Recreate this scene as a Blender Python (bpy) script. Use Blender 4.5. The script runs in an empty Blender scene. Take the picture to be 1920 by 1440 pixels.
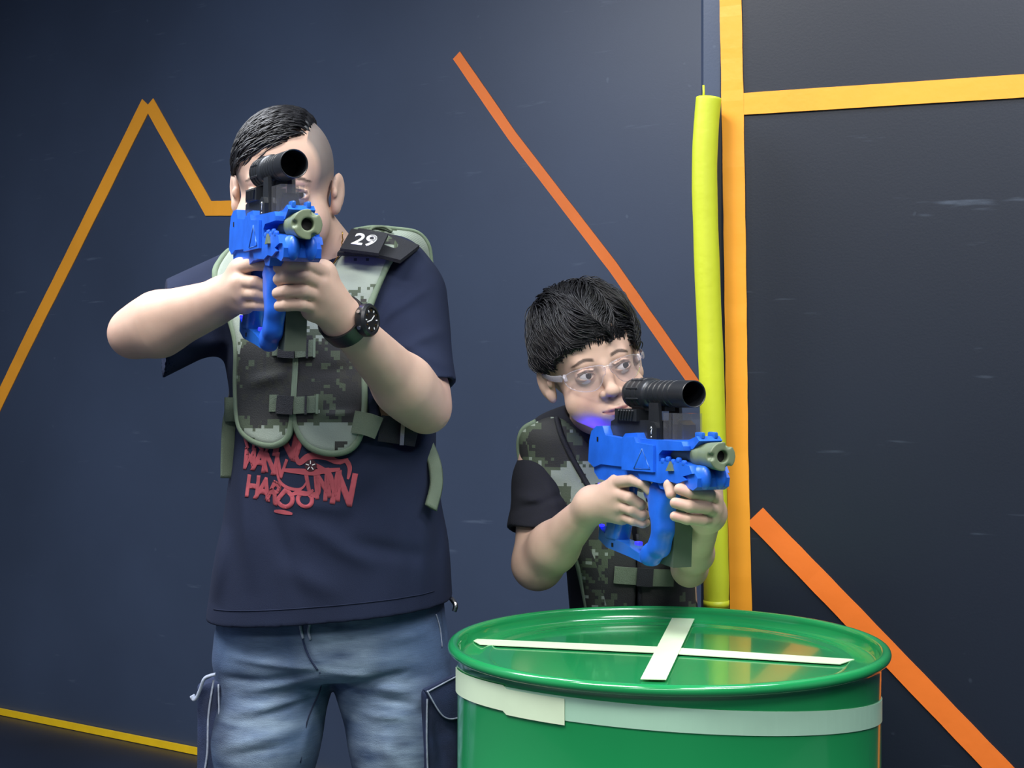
import bpy, bmesh, math, random
import numpy as np
from mathutils import Vector, Matrix
random.seed(7); rng = np.random.default_rng(7)
R = math.radians
sc = bpy.context.scene
C = sc.collection

# ---------------------------------------------------------------- camera, world, light, exposure
CAMZ = 1.23; FPX = 2640.0
cd = bpy.data.cameras.new('camera'); cam = bpy.data.objects.new('camera', cd); C.objects.link(cam)
cam.location = (0, 0, CAMZ); cam.rotation_euler = (R(90), 0, 0)
cd.sensor_width = 36; cd.lens = FPX/1920*36; cd.clip_start = 0.05
sc.camera = cam
sc.view_settings.view_transform = 'Standard'; sc.view_settings.look = 'None'
sc.view_settings.exposure = 0.0; sc.view_settings.gamma = 1; sc.view_settings.use_curve_mapping = False
w = bpy.data.worlds.new('world'); sc.world = w; w.use_nodes = True
w.node_tree.nodes['Background'].inputs[0].default_value = (0.55, 0.65, 0.8, 1)
w.node_tree.nodes['Background'].inputs[1].default_value = 0.3

def area(name, loc, sx, sy, power, col=(1, 1, 1), target=None):
    l = bpy.data.lights.new(name, 'AREA'); l.shape = 'RECTANGLE'; l.size = sx; l.size_y = sy; l.energy = power; l.color = col
    o = bpy.data.objects.new(name, l); C.objects.link(o); o.location = loc
    if target is not None:
        d = Vector(target)-Vector(loc); o.rotation_euler = d.to_track_quat('-Z', 'Y').to_euler()
    return o
area('ceiling_lamp', (-0.9, 0.9, 2.93), 1.2, 0.6, 68, (1, 0.97, 0.93))
area('ceiling_lamp', (0.9, 0.4, 2.93), 1.2, 0.6, 48, (1, 0.97, 0.95))
area('ceiling_lamp', (-0.2, -1.2, 2.93), 2.4, 0.8, 60, (0.95, 0.97, 1))
area('ceiling_lamp', (-1.6, 2.3, 2.93), 1.8, 0.5, 95, (0.88, 0.92, 1))
area('ceiling_lamp', (1.1, 1.6, 2.93), 1.0, 0.3, 30, (0.85, 0.92, 1))

def P(px, py, Y):                                     # a point seen at that place of the frame, Y metres away
    return np.array([(px-960)/FPX*Y, Y, CAMZ-(py-720)/FPX*Y])
def lin(c):
    return tuple(((x/255)/12.92 if x/255 <= 0.04045 else ((x/255+0.055)/1.055)**2.4) for x in c)

# ---------------------------------------------------------------- materials
def newmat(name):
    m = bpy.data.materials.new(name); m.use_nodes = True
    return m, m.node_tree, m.node_tree.nodes['Principled BSDF']
def N(nt, t, **kw):
    n = nt.nodes.new(t)
    for k, v in kw.items():
        if k in ('operation', 'noise_dimensions', 'blend_type', 'data_type', 'attribute_name', 'wave_type', 'bands_direction', 'feature'): setattr(n, k, v)
        else: n.inputs[k].default_value = v
    return n
def mixc(nt, fac, a, b):
    m = nt.nodes.new('ShaderNodeMix'); m.data_type = 'RGBA'
    for idx, v in ((0, fac), (6, a), (7, b)):
        if hasattr(v, 'is_output') or isinstance(v, bpy.types.NodeSocket): nt.links.new(v, m.inputs[idx])
        elif idx == 0: m.inputs[0].default_value = v
        else: m.inputs[idx].default_value = (*v, 1)
    return m.outputs[2]
def ramp(nt, src, a, b):
    m = nt.nodes.new('ShaderNodeMapRange'); m.inputs[1].default_value = a; m.inputs[2].default_value = b
    nt.links.new(src, m.inputs[0]); return m.outputs[0]
def coords(nt, scale=(1, 1, 1), rot=(0, 0, 0)):
    tc = nt.nodes.new('ShaderNodeTexCoord'); mp = nt.nodes.new('ShaderNodeMapping')
    mp.inputs['Scale'].default_value = scale; mp.inputs['Rotation'].default_value = rot
    nt.links.new(tc.outputs['Object'], mp.inputs[0]); return mp.outputs[0]
def noise(nt, vec, scale, detail=2, rough=0.5):
    n = nt.nodes.new('ShaderNodeTexNoise'); n.inputs['Scale'].default_value = scale
    n.inputs['Detail'].default_value = detail; n.inputs['Roughness'].default_value = rough
    nt.links.new(vec, n.inputs['Vector']); return n.outputs[0]
def bump(nt, bs, h, strength, dist=0.002):
    b = nt.nodes.new('ShaderNodeBump'); b.inputs['Strength'].default_value = strength; b.inputs['Distance'].default_value = dist
    nt.links.new(h, b.inputs['Height']); nt.links.new(b.outputs[0], bs.inputs['Normal'])
def mat(name, col, rough=0.5, metal=0, var=0.0, vscale=20, bmp=0.0, bscale=300, coat=0, spec=0.5, sheen=0, trans=0):
    m, nt, bs = newmat(name); c = lin(col)
    bs.inputs['Base Color'].default_value = (*c, 1); bs.inputs['Roughness'].default_value = rough
    bs.inputs['Metallic'].default_value = metal; bs.inputs['Coat Weight'].default_value = coat
    bs.inputs['Coat Roughness'].default_value = 0.06
    bs.inputs['Specular IOR Level'].default_value = spec; bs.inputs['Sheen Weight'].default_value = sheen
    bs.inputs['Transmission Weight'].default_value = trans
    v = coords(nt)
    n = noise(nt, v, vscale, 3)
    a = tuple(max(0, x*(1-var)) for x in c); b = tuple(x*(1+var) for x in c)
    nt.links.new(mixc(nt, ramp(nt, n, 0.3, 0.7), a, b), bs.inputs['Base Color'])
    if bmp: bump(nt, bs, noise(nt, v, bscale, 2), bmp)
    return m
M = {}
M['blue'] = mat('blue_plastic', (30, 98, 212), 0.38, var=0.14, vscale=30, bmp=0.12, bscale=120)
M['blue_soft'] = mat('translucent_blue_plastic', (38, 100, 190), 0.15, var=0.1)
M['blue_pale'] = mat('worn_blue_edge', (120, 170, 245), 0.4)
M['maroon'] = mat('maroon_print', (58, 22, 34), 0.8)
M['black'] = mat('black_plastic', (30, 33, 37), 0.36, var=0.15, bmp=0.1, bscale=500)
M['black_in'] = mat('black_inner', (5, 5, 6), 0.6)
M['olive'] = mat('olive_plastic', (110, 124, 98), 0.45, var=0.1, vscale=40)
M['olive_dark'] = mat('olive_grey_plastic', (82, 92, 80), 0.5, var=0.1)
M['white'] = mat('white_print', (238, 240, 240), 0.5)
M['green'] = mat('green_enamel', (30, 142, 80), 0.16, var=0.05, vscale=5, coat=0.6)
M['tape_pale'] = mat('pale_tape', (168, 210, 184), 0.35, var=0.04, vscale=14)
M['tape_cream'] = mat('cream_tape', (214, 234, 200), 0.4, var=0.04, vscale=14)
M['tape_orange'] = mat('orange_tape', (250, 168, 48), 0.42, var=0.07, vscale=4, bmp=0.2, bscale=60)
M['tape_deep'] = mat('deep_orange_tape', (245, 125, 45), 0.42, var=0.06, vscale=4, bmp=0.2, bscale=60)
M['tape_yellow'] = mat('yellow_tape', (250, 205, 30), 0.45, var=0.05)
M['foam'] = mat('yellow_foam_sleeve', (196, 206, 44), 0.5, var=0.05, vscale=9, bmp=0.25, bscale=70)
M['binding'] = mat('sage_binding', (112, 130, 108), 0.8, var=0.1, bmp=0.3, bscale=900)
M['webbing'] = mat('olive_webbing', (98, 112, 92), 0.8, var=0.12, bmp=0.5, bscale=700)
M['webbing_dark'] = mat('black_webbing', (22, 25, 32), 0.75, var=0.15, bmp=0.5, bscale=700)
M['navy'] = mat('navy_cotton', (30, 38, 60), 0.92, var=0.12, vscale=8, bmp=0.25, bscale=900, spec=0.25)
M['blackcloth'] = mat('black_cotton', (18, 21, 32), 0.9, var=0.1, vscale=8, bmp=0.25, bscale=900)
M['print'] = mat('red_print', (158, 70, 80), 0.85, var=0.25, vscale=25)
M['hair'] = mat('black_hair', (13, 13, 17), 0.42, var=0.3, vscale=200)
M['sole'] = mat('rubber_sole', (200, 200, 195), 0.6)
M['shoe'] = mat('dark_shoe', (30, 32, 38), 0.6)
M['gold'] = mat('gold_metal', (215, 170, 90), 0.25, metal=1)
M['steel'] = mat('steel', (190, 190, 190), 0.25, metal=1)
M['eyewhite'] = mat('eye_white', (225, 222, 222), 0.12)
M['iris'] = mat('dark_iris', (30, 20, 16), 0.08)
M['seam'] = mat('pale_seam_stitching', (150, 160, 178), 0.8, var=0.2, vscale=200)

def led():
    m, nt, bs = newmat('blue_led'); bs.inputs['Base Color'].default_value = (0.01, 0.01, 0.8, 1)
    bs.inputs['Emission Color'].default_value = (0.02, 0.02, 1, 1); bs.inputs['Emission Strength'].default_value = 2.5; return m
M['led'] = led()
def clearmat(name, tint, milk, rough=0.05):
    m = bpy.data.materials.new(name); m.use_nodes = True; nt = m.node_tree; nt.nodes.clear()
    out = nt.nodes.new('ShaderNodeOutputMaterial'); tr = nt.nodes.new('ShaderNodeBsdfTransparent'); tr.inputs[0].default_value = (*tint, 1)
    gl = nt.nodes.new('ShaderNodeBsdfGlossy'); gl.inputs['Roughness'].default_value = rough
    df = nt.nodes.new('ShaderNodeBsdfDiffuse'); df.inputs[0].default_value = (0.7, 0.7, 0.75, 1)
    lw = nt.nodes.new('ShaderNodeLayerWeight'); lw.inputs[0].default_value = 0.5; pw = nt.nodes.new('ShaderNodeMath'); pw.operation = 'POWER'; pw.inputs[1].default_value = 4
    nt.links.new(lw.outputs['Facing'], pw.inputs[0]); fr = nt.nodes.new('ShaderNodeMath'); fr.operation = 'MULTIPLY_ADD'; fr.inputs[1].default_value = 0.6; fr.inputs[2].default_value = 0.04
    nt.links.new(pw.outputs[0], fr.inputs[0])
    m1 = nt.nodes.new('ShaderNodeMixShader'); m1.inputs[0].default_value = milk
    nt.links.new(tr.outputs[0], m1.inputs[1]); nt.links.new(df.outputs[0], m1.inputs[2])
    m2 = nt.nodes.new('ShaderNodeMixShader'); nt.links.new(fr.outputs[0], m2.inputs[0])
    nt.links.new(m1.outputs[0], m2.inputs[1]); nt.links.new(gl.outputs[0], m2.inputs[2]); nt.links.new(m2.outputs[0], out.inputs[0])
    return m
M['lens'] = clearmat('clear_lens', (0.97, 0.96, 0.97), 0.06)
M['lens_edge'] = clearmat('clear_frame', (0.93, 0.90, 0.93), 0.25, 0.15)
M['clear'] = clearmat('clear_plastic', (0.85, 0.86, 0.85), 0.05)

def skinmat():
    m, nt, bs = newmat('skin'); a = nt.nodes.new('ShaderNodeAttribute'); a.attribute_name = 'Col'
    v = coords(nt); n = noise(nt, v, 35, 3)
    tone = mixc(nt, ramp(nt, n, 0.35, 0.65), (0.93, 0.90, 0.89), (1.0, 0.99, 0.98))
    mm = nt.nodes.new('ShaderNodeMix'); mm.data_type = 'RGBA'; mm.blend_type = 'MULTIPLY'; mm.inputs[0].default_value = 1
    nt.links.new(tone, mm.inputs[7])
    nt.links.new(a.outputs['Color'], mm.inputs[6]); nt.links.new(mm.outputs[2], bs.inputs['Base Color'])
    bs.inputs['Roughness'].default_value = 0.55; bs.inputs['Subsurface Weight'].default_value = 0.06
    bs.inputs['Subsurface Radius'].default_value = (0.012, 0.004, 0.002); bs.inputs['Subsurface Scale'].default_value = 0.4
    bs.inputs['Specular IOR Level'].default_value = 0.35
    bump(nt, bs, noise(nt, v, 700, 2), 0.06, 0.001)
    return m
M['skin'] = skinmat()

def wallmat(name, col, rough):
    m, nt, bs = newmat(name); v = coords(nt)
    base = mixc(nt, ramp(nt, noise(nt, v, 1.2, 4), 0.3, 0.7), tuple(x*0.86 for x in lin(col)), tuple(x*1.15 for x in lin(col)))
    v2 = coords(nt, (5, 5, 38), (0.1, 0.25, 0.1))
    s = ramp(nt, noise(nt, v2, 1.0, 3, 0.6), 0.672, 0.79)
    v3 = coords(nt, (30, 30, 30)); s2 = ramp(nt, noise(nt, v3, 1.0, 1, 0.4), 0.80, 0.86)
    mx = nt.nodes.new('ShaderNodeMath'); mx.operation = 'MAXIMUM'; nt.links.new(s, mx.inputs[0]); nt.links.new(s2, mx.inputs[1])
    ml = nt.nodes.new('ShaderNodeMath'); ml.operation = 'MULTIPLY'; ml.inputs[1].default_value = 0.26; ml.use_clamp = True
    nt.links.new(mx.outputs[0], ml.inputs[0])
    nt.links.new(mixc(nt, ml.outputs[0], base, lin((120, 135, 155))), bs.inputs['Base Color'])
    bs.inputs['Roughness'].default_value = rough; bump(nt, bs, noise(nt, v, 260, 2), 0.05)
    return m
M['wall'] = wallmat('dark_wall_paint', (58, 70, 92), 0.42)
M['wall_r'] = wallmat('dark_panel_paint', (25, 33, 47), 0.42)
M['floor'] = mat('dark_floor', (30, 38, 54), 0.4, var=0.2, vscale=3)
M['room'] = mat('room_paint', (110, 118, 130), 0.8)
M['ceil'] = mat('ceiling_paint', (222, 226, 232), 0.9)

def camo(name, off=(0, 0, 0), bands=(), px=0.0048, bias=0.0):
    m, nt, bs = newmat(name)
    tc = nt.nodes.new('ShaderNodeTexCoord'); sn = nt.nodes.new('ShaderNodeVectorMath'); sn.operation = 'SNAP'
    sn.inputs[1].default_value = (px, 0.03, px); ad = nt.nodes.new('ShaderNodeVectorMath'); ad.operation = 'ADD'; ad.inputs[1].default_value = off
    nt.links.new(tc.outputs['Object'], sn.inputs[0]); nt.links.new(sn.outputs[0], ad.inputs[0]); v = ad.outputs[0]
    def mathn(op, a, b):
        n = nt.nodes.new('ShaderNodeMath'); n.operation = op
        for i, x in ((0, a), (1, b)):
            if isinstance(x, bpy.types.NodeSocket): nt.links.new(x, n.inputs[i])
            else: n.inputs[i].default_value = x
        return n.outputs[0]
    sep = nt.nodes.new('ShaderNodeSeparateXYZ'); nt.links.new(sn.outputs[0], sep.inputs[0])
    band = 0.0
    n1 = mathn('ADD', noise(nt, v, 7, 1), mathn('MULTIPLY', mathn('SUBTRACT', noise(nt, v, 60, 1), 0.5), 0.62))
    n2 = mathn('ADD', noise(nt, v, 13, 1), mathn('MULTIPLY', mathn('SUBTRACT', noise(nt, v, 90, 0), 0.5), 0.55))
    tot = mathn('ADD', n1, bias)
    for zc, zw, amt in bands:                         # woven dark and light bands of the print, by height
        d = mathn('ABSOLUTE', mathn('SUBTRACT', sep.outputs[2], zc), 0)
        f = nt.nodes.new('ShaderNodeMapRange'); f.inputs[1].default_value = zw*0.6; f.inputs[2].default_value = zw*1.3
        f.inputs[3].default_value = amt; f.inputs[4].default_value = 0; nt.links.new(d, f.inputs[0])
        tot = mathn('ADD', tot, f.outputs[0])
    g1 = mathn('GREATER_THAN', tot, 0.50); g2 = mathn('GREATER_THAN', tot, 0.62); g3 = mathn('GREATER_THAN', n2, 0.68)
    c = mixc(nt, g1, lin((138, 150, 138)), lin((70, 82, 64)))
    c = mixc(nt, g2, c, lin((38, 40, 40)))
    c = mixc(nt, g3, c, lin((44, 46, 40)))
    nt.links.new(c, bs.inputs['Base Color']); bs.inputs['Roughness'].default_value = 0.75
    bump(nt, bs, noise(nt, tc.outputs['Object'], 500, 2), 0.25)
    return m
def denim():
    m, nt, bs = newmat('blue_denim'); v = coords(nt)
    a = mixc(nt, ramp(nt, noise(nt, v, 7, 3), 0.35, 0.68), lin((34, 48, 76)), lin((84, 108, 142)))
    tc = nt.nodes.new('ShaderNodeTexCoord'); worn = None
    for cx, cz in ((-0.105, 0.66), (0.10, 0.66), (0.03, 0.80)):       # worn pale patches on the thighs
        sb = nt.nodes.new('ShaderNodeVectorMath'); sb.operation = 'SUBTRACT'; sb.inputs[1].default_value = (cx, -0.1, cz); nt.links.new(tc.outputs['Object'], sb.inputs[0])
        mu = nt.nodes.new('ShaderNodeVectorMath'); mu.operation = 'MULTIPLY'; mu.inputs[1].default_value = (1, 0.5, 0.42); nt.links.new(sb.outputs[0], mu.inputs[0])
        ln = nt.nodes.new('ShaderNodeVectorMath'); ln.operation = 'LENGTH'; nt.links.new(mu.outputs[0], ln.inputs[0]); r_ = ramp(nt, ln.outputs['Value'], 0.088, 0.03)
        if worn is None: worn = r_
        else:
            mx = nt.nodes.new('ShaderNodeMath'); mx.operation = 'MAXIMUM'; nt.links.new(worn, mx.inputs[0]); nt.links.new(r_, mx.inputs[1]); worn = mx.outputs[0]
    wn = nt.nodes.new('ShaderNodeMath'); wn.operation = 'MULTIPLY'; nt.links.new(worn, wn.inputs[0]); nt.links.new(ramp(nt, noise(nt, coords(nt, (10, 10, 45)), 1.0, 4), 0.3, 0.75), wn.inputs[1])
    a = mixc(nt, wn.outputs[0], a, lin((150, 172, 194)))
    v2 = coords(nt, (60, 60, 900)); tw = noise(nt, v2, 1.0, 2)
    b = mixc(nt, ramp(nt, tw, 0.2, 0.8), (0.82, 0.82, 0.82), (1.15, 1.15, 1.15))
    mm = nt.nodes.new('ShaderNodeMix'); mm.data_type = 'RGBA'; mm.blend_type = 'MULTIPLY'; mm.inputs[0].default_value = 1
    nt.links.new(a, mm.inputs[6]); nt.links.new(b, mm.inputs[7]); nt.links.new(mm.outputs[2], bs.inputs['Base Color'])
    bs.inputs['Roughness'].default_value = 0.85; bump(nt, bs, noise(nt, v, 600, 3), 0.4)
    return m
M['denim'] = denim()
M['denim_dark'] = mat('dark_denim', (36, 48, 78), 0.85, var=0.45, vscale=18, bmp=0.4, bscale=600)

# ---------------------------------------------------------------- object helpers
def empty(name, loc=(0, 0, 0), rot=(0, 0, 0)):
    o = bpy.data.objects.new(name, None); C.objects.link(o); o.location = loc; o.rotation_euler = rot; o.empty_display_size = 0.05; return o
def tag(o, label=None, cat=None, group=None, kind=None):
    for k, v in (('label', label), ('category', cat), ('group', group), ('kind', kind)):
        if v: o[k] = v
    return o
def mesh(name, verts, faces, m, parent=None, smooth=True, shift=None, label=None):
    verts = np.asarray(verts, float)
    if shift is not None: verts = verts-np.asarray(shift)
    me = bpy.data.meshes.new(name); me.from_pydata(verts.tolist(), [], [tuple(int(i) for i in f) for f in faces]); me.update()
    for mm in (m if isinstance(m, (list, tuple)) else [m]): me.materials.append(mm)
    if smooth: me.polygons.foreach_set('use_smooth', [True]*len(me.polygons))
    o = bpy.data.objects.new(name, me); C.objects.link(o)
    if parent: o.parent = parent
    if label: o['label'] = label
    return o
def bobj(name, bm, m, parent=None, smooth=None, shift=None, label=None):
    bmesh.ops.recalc_face_normals(bm, faces=bm.faces)
    if shift is not None: bmesh.ops.translate(bm, verts=bm.verts, vec=-Vector(shift))
    me = bpy.data.meshes.new(name); bm.to_mesh(me); bm.free()
    for mm in (m if isinstance(m, (list, tuple)) else [m]): me.materials.append(mm)
    if smooth:
        me.polygons.foreach_set('use_smooth', [True]*len(me.polygons))
        try: me.set_sharp_from_angle(angle=smooth)
        except Exception: pass
    o = bpy.data.objects.new(name, me); C.objects.link(o)
    if parent: o.parent = parent
    if label: o['label'] = label
    return o
def bevel(bm, w, seg=2, ang=0.5):
    es = [e for e in bm.edges if len(e.link_faces) == 2 and e.calc_face_angle() > ang]
    bmesh.ops.bevel(bm, geom=es, offset=w, segments=seg, affect='EDGES', profile=0.5, clamp_overlap=True)
def box(bm, c, s, rot=None):
    r = bmesh.ops.create_cube(bm, size=1); mt = Matrix.Translation(c) @ (rot.to_4x4() if rot is not None else Matrix()) @ Matrix.Diagonal((*s, 1))
    bmesh.ops.transform(bm, matrix=mt, verts=r['verts'])
def prism(bm, pts, y0, y1, axis='y'):                 # outline in x,z pushed along y (or outline x,y pushed along z)
    mk = (lambda p, t: (p[0], t, p[1])) if axis == 'y' else (lambda p, t: (p[0], p[1], t))
    a = [bm.verts.new(mk(p, y0)) for p in pts]; b = [bm.verts.new(mk(p, y1)) for p in pts]
    bm.faces.new(a); bm.faces.new(b[::-1]); n = len(pts)
    for i in range(n): bm.faces.new((a[i], b[i], b[(i+1) % n], a[(i+1) % n]))
def lathe(bm, prof, seg=48, mtx=None, close=False):   # profile of (r, z) about z
    rings = []
    for r, z in prof:
        if r < 1e-6: rings.append([bm.verts.new((0, 0, z))])
        else: rings.append([bm.verts.new((r*math.cos(2*math.pi*i/seg), r*math.sin(2*math.pi*i/seg), z)) for i in range(seg)])
    vs = [v for q in rings for v in q]
    for a, b in zip(rings, rings[1:]):
        for i in range(seg):
            j = (i+1) % seg
            if len(a) == 1 and len(b) == 1: continue
            if len(a) == 1: bm.faces.new((a[0], b[i], b[j]))
            elif len(b) == 1: bm.faces.new((a[i], a[j], b[0]))
            else: bm.faces.new((a[i], a[j], b[j], b[i]))
    if mtx is not None: bmesh.ops.transform(bm, matrix=mtx, verts=vs)
def tube_arrays(pts, rad, seg=8, closed=False, flat=None, up=None):
    pts = np.asarray(pts, float); n = len(pts)
    rad = np.full(n, rad) if np.isscalar(rad) else np.asarray(rad, float)
    T = np.gradient(pts, axis=0)
    if closed: T = np.roll(pts, -1, 0)-np.roll(pts, 1, 0)
    T /= np.linalg.norm(T, axis=1)[:, None]+1e-12
    u = np.array([0, 0, 1.0]) if up is None else np.asarray(up, float)
    if up is None and abs(T[0] @ u) > 0.9: u = np.array([1.0, 0, 0])
    vs = []
    nrm = u
    for i in range(n):
        nn = (nrm if up is None else u)-T[i]*((nrm if up is None else u) @ T[i]); nn /= np.linalg.norm(nn)+1e-12; nrm = nn
        b = np.cross(T[i], nn); fy = 1 if flat is None else flat
        for k in range(seg):
            a = 2*math.pi*k/seg; vs.append(pts[i]+rad[i]*(math.cos(a)*b+math.sin(a)*nn*fy))
    fs = []
    for i in range(n if closed else n-1):
        j = (i+1) % n
        for k in range(seg):
            l = (k+1) % seg; fs.append((i*seg+k, i*seg+l, j*seg+l, j*seg+k))
    if not closed: fs.append(tuple(range(seg))[::-1]); fs.append(tuple((n-1)*seg+k for k in range(seg)))
    return np.array(vs), fs
def tube(name, pts, rad, m, parent=None, seg=8, closed=False, flat=None, up=None, shift=None, label=None):
    v, f = tube_arrays(pts, rad, seg, closed, flat, up); return mesh(name, v, f, m, parent, True, shift, label)
def smoothline(pts, n=8, closed=False):               # Catmull-Rom through points
    pts = [np.asarray(p, float) for p in pts]; out = []; L = len(pts)
    rngi = range(L) if closed else range(L-1)
    for i in rngi:
        g = (lambda j: pts[j % L]) if closed else (lambda j: pts[min(max(j, 0), L-1)])
        p0, p1, p2, p3 = g(i-1), g(i), g(i+1), g(i+2)
        for t in np.linspace(0, 1, n, endpoint=False):
            out.append(0.5*((2*p1)+(-p0+p2)*t+(2*p0-5*p1+4*p2-p3)*t*t+(-p0+3*p1-3*p2+p3)*t**3))
    if not closed: out.append(pts[-1])
    return np.array(out)

# ---------------------------------------------------------------- distance-field sculpting
def smin(a, b, k):
    if k <= 0: return np.minimum(a, b)
    h = np.maximum(k-np.abs(a-b), 0)/k
    return np.minimum(a, b)-h*h*k*0.25
class Fld:
    def __init__(s): s.p = []
    def add(s, fn, c, rad, k=0.01, op='u'): s.p.append((fn, np.asarray(c, float), rad, k, op)); return s
    def cap(s, a, b, ra, rb=None, k=0.01, op='u'):
        a = np.asarray(a, float); b = np.asarray(b, float); rb = ra if rb is None else rb; ab = b-a; L2 = max(ab @ ab, 1e-12)
        def fn(p):
            q = p-a; t = np.clip((q @ ab)/L2, 0, 1)
            return np.sqrt(((q-t[:, None]*ab)**2).sum(1))-(ra+(rb-ra)*t)
        return s.add(fn, (a+b)/2, math.sqrt(L2)/2+max(ra, rb), k, op)
    def chain(s, pts, rs, k=0.01, op='u'):
        for i in range(len(pts)-1): s.cap(pts[i], pts[i+1], rs[i], rs[i+1], k, op)
        return s
    def ell(s, c, r, rot=None, k=0.01, op='u'):
        c = np.asarray(c, float); r = np.asarray(r, float)
        def fn(p):
            q = p-c
            if rot is not None: q = q @ rot
            k0 = np.sqrt(((q/r)**2).sum(1)); k1 = np.sqrt(((q/(r*r))**2).sum(1))+1e-9
            return k0*(k0-1)/k1
        return s.add(fn, c, r.max(), k, op)
    def bx(s, c, h, rot=None, rd=0.003, k=0.01, op='u'):
        c = np.asarray(c, float); h = np.asarray(h, float)-rd
        def fn(p):
            q = p-c
            if rot is not None: q = q @ rot
            q = np.abs(q)-h
            return np.sqrt((np.maximum(q, 0)**2).sum(1))+np.minimum(q.max(1), 0)-rd
        return s.add(fn, c, np.linalg.norm(h)+rd, k, op)
    def cone(s, a, b, ra, rb, k=0.01, op='u', n=None):   # tapered limb ended flat at b
        a = np.asarray(a, float); b = np.asarray(b, float); ab = b-a; L = np.linalg.norm(ab); u = ab/L
        nn = u if n is None else np.asarray(n, float)/np.linalg.norm(n)
        def fn(p):
            q = p-a; t = (q @ u)/L; tc = np.clip(t, 0, 1.4)
            d = np.sqrt(((q-(tc*L)[:, None]*u)**2).sum(1))-(ra+(rb-ra)*tc)
            return np.maximum(d, (p-b) @ nn)
        return s.add(fn, (a+b)/2, L/2+max(ra, rb)*1.5, k, op)
    def loft(s, lv, k=0.01, op='u', off=0.0, ex=2.4):     # levels (z, cx, cy, half width, half depth)
        lv = np.array(sorted(lv), float); z0, z1 = lv[0, 0], lv[-1, 0]
        zz = np.linspace(z0, z1, 160); tb = [np.interp(zz, lv[:, 0], lv[:, i]) for i in range(1, 5)]
        ker = np.hanning(17); ker /= ker.sum()
        tb = [np.convolve(np.pad(t, 8, 'edge'), ker, 'valid') for t in tb]
        def fn(p):
            z = np.clip(p[:, 2], z0, z1); cx, cy, a, b = [np.interp(z, zz, t) for t in tb]
            m = (np.abs((p[:, 0]-cx)/a)**ex+np.abs((p[:, 1]-cy)/b)**ex+1e-12)**(1/ex)
            d = (m-1)*np.minimum(a, b)*0.95
            dz = np.maximum(p[:, 2]-z1, z0-p[:, 2])
            q = np.stack([np.maximum(d+0.03, 0), np.maximum(dz+0.03, 0)], 1)
            return np.sqrt((q**2).sum(1))-0.03+np.minimum(np.maximum(d, dz)+0.03, 0)-off
        c = lv[:, [1, 2, 0]].mean(0); c[2] = (z0+z1)/2
        return s.add(fn, c, (z1-z0)/2+lv[:, 3].max()+0.05, k, op)
    def grp(s, g, k=0.01, op='u'):
        cs = np.array([q[1] for q in g.p]); c = cs.mean(0); rad = max(np.linalg.norm(q[1]-c)+q[2] for q in g.p)
        return s.add(g.ev, c, rad, k, op)
    def ev(s, p, sel=None):
        d = np.full(len(p), 1e3)
        if sel is None and len(p) > 60:
            lo, hi = p.min(0), p.max(0); rr = np.linalg.norm(hi-lo)/2
            if rr < 0.09: sel = s.sel((lo+hi)/2, rr)
        for i, (fn, c, rad, k, op) in enumerate(s.p):
            if sel is not None and not sel[i]: continue
            v = fn(p)
            if op == 'u': d = smin(d, v, k)
            elif op == 's': d = -smin(-d, v, k)
            elif op == 'i': d = -smin(-d, -v, k)
            elif op == 'd': d = d+v                      # displacement
        return d
    def sel(s, c, r):
        return [op in ('i',) or np.linalg.norm(c-q[1]) < q[2]+r+q[3]+0.03 for q in s.p for op in (q[4],)]

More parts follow.
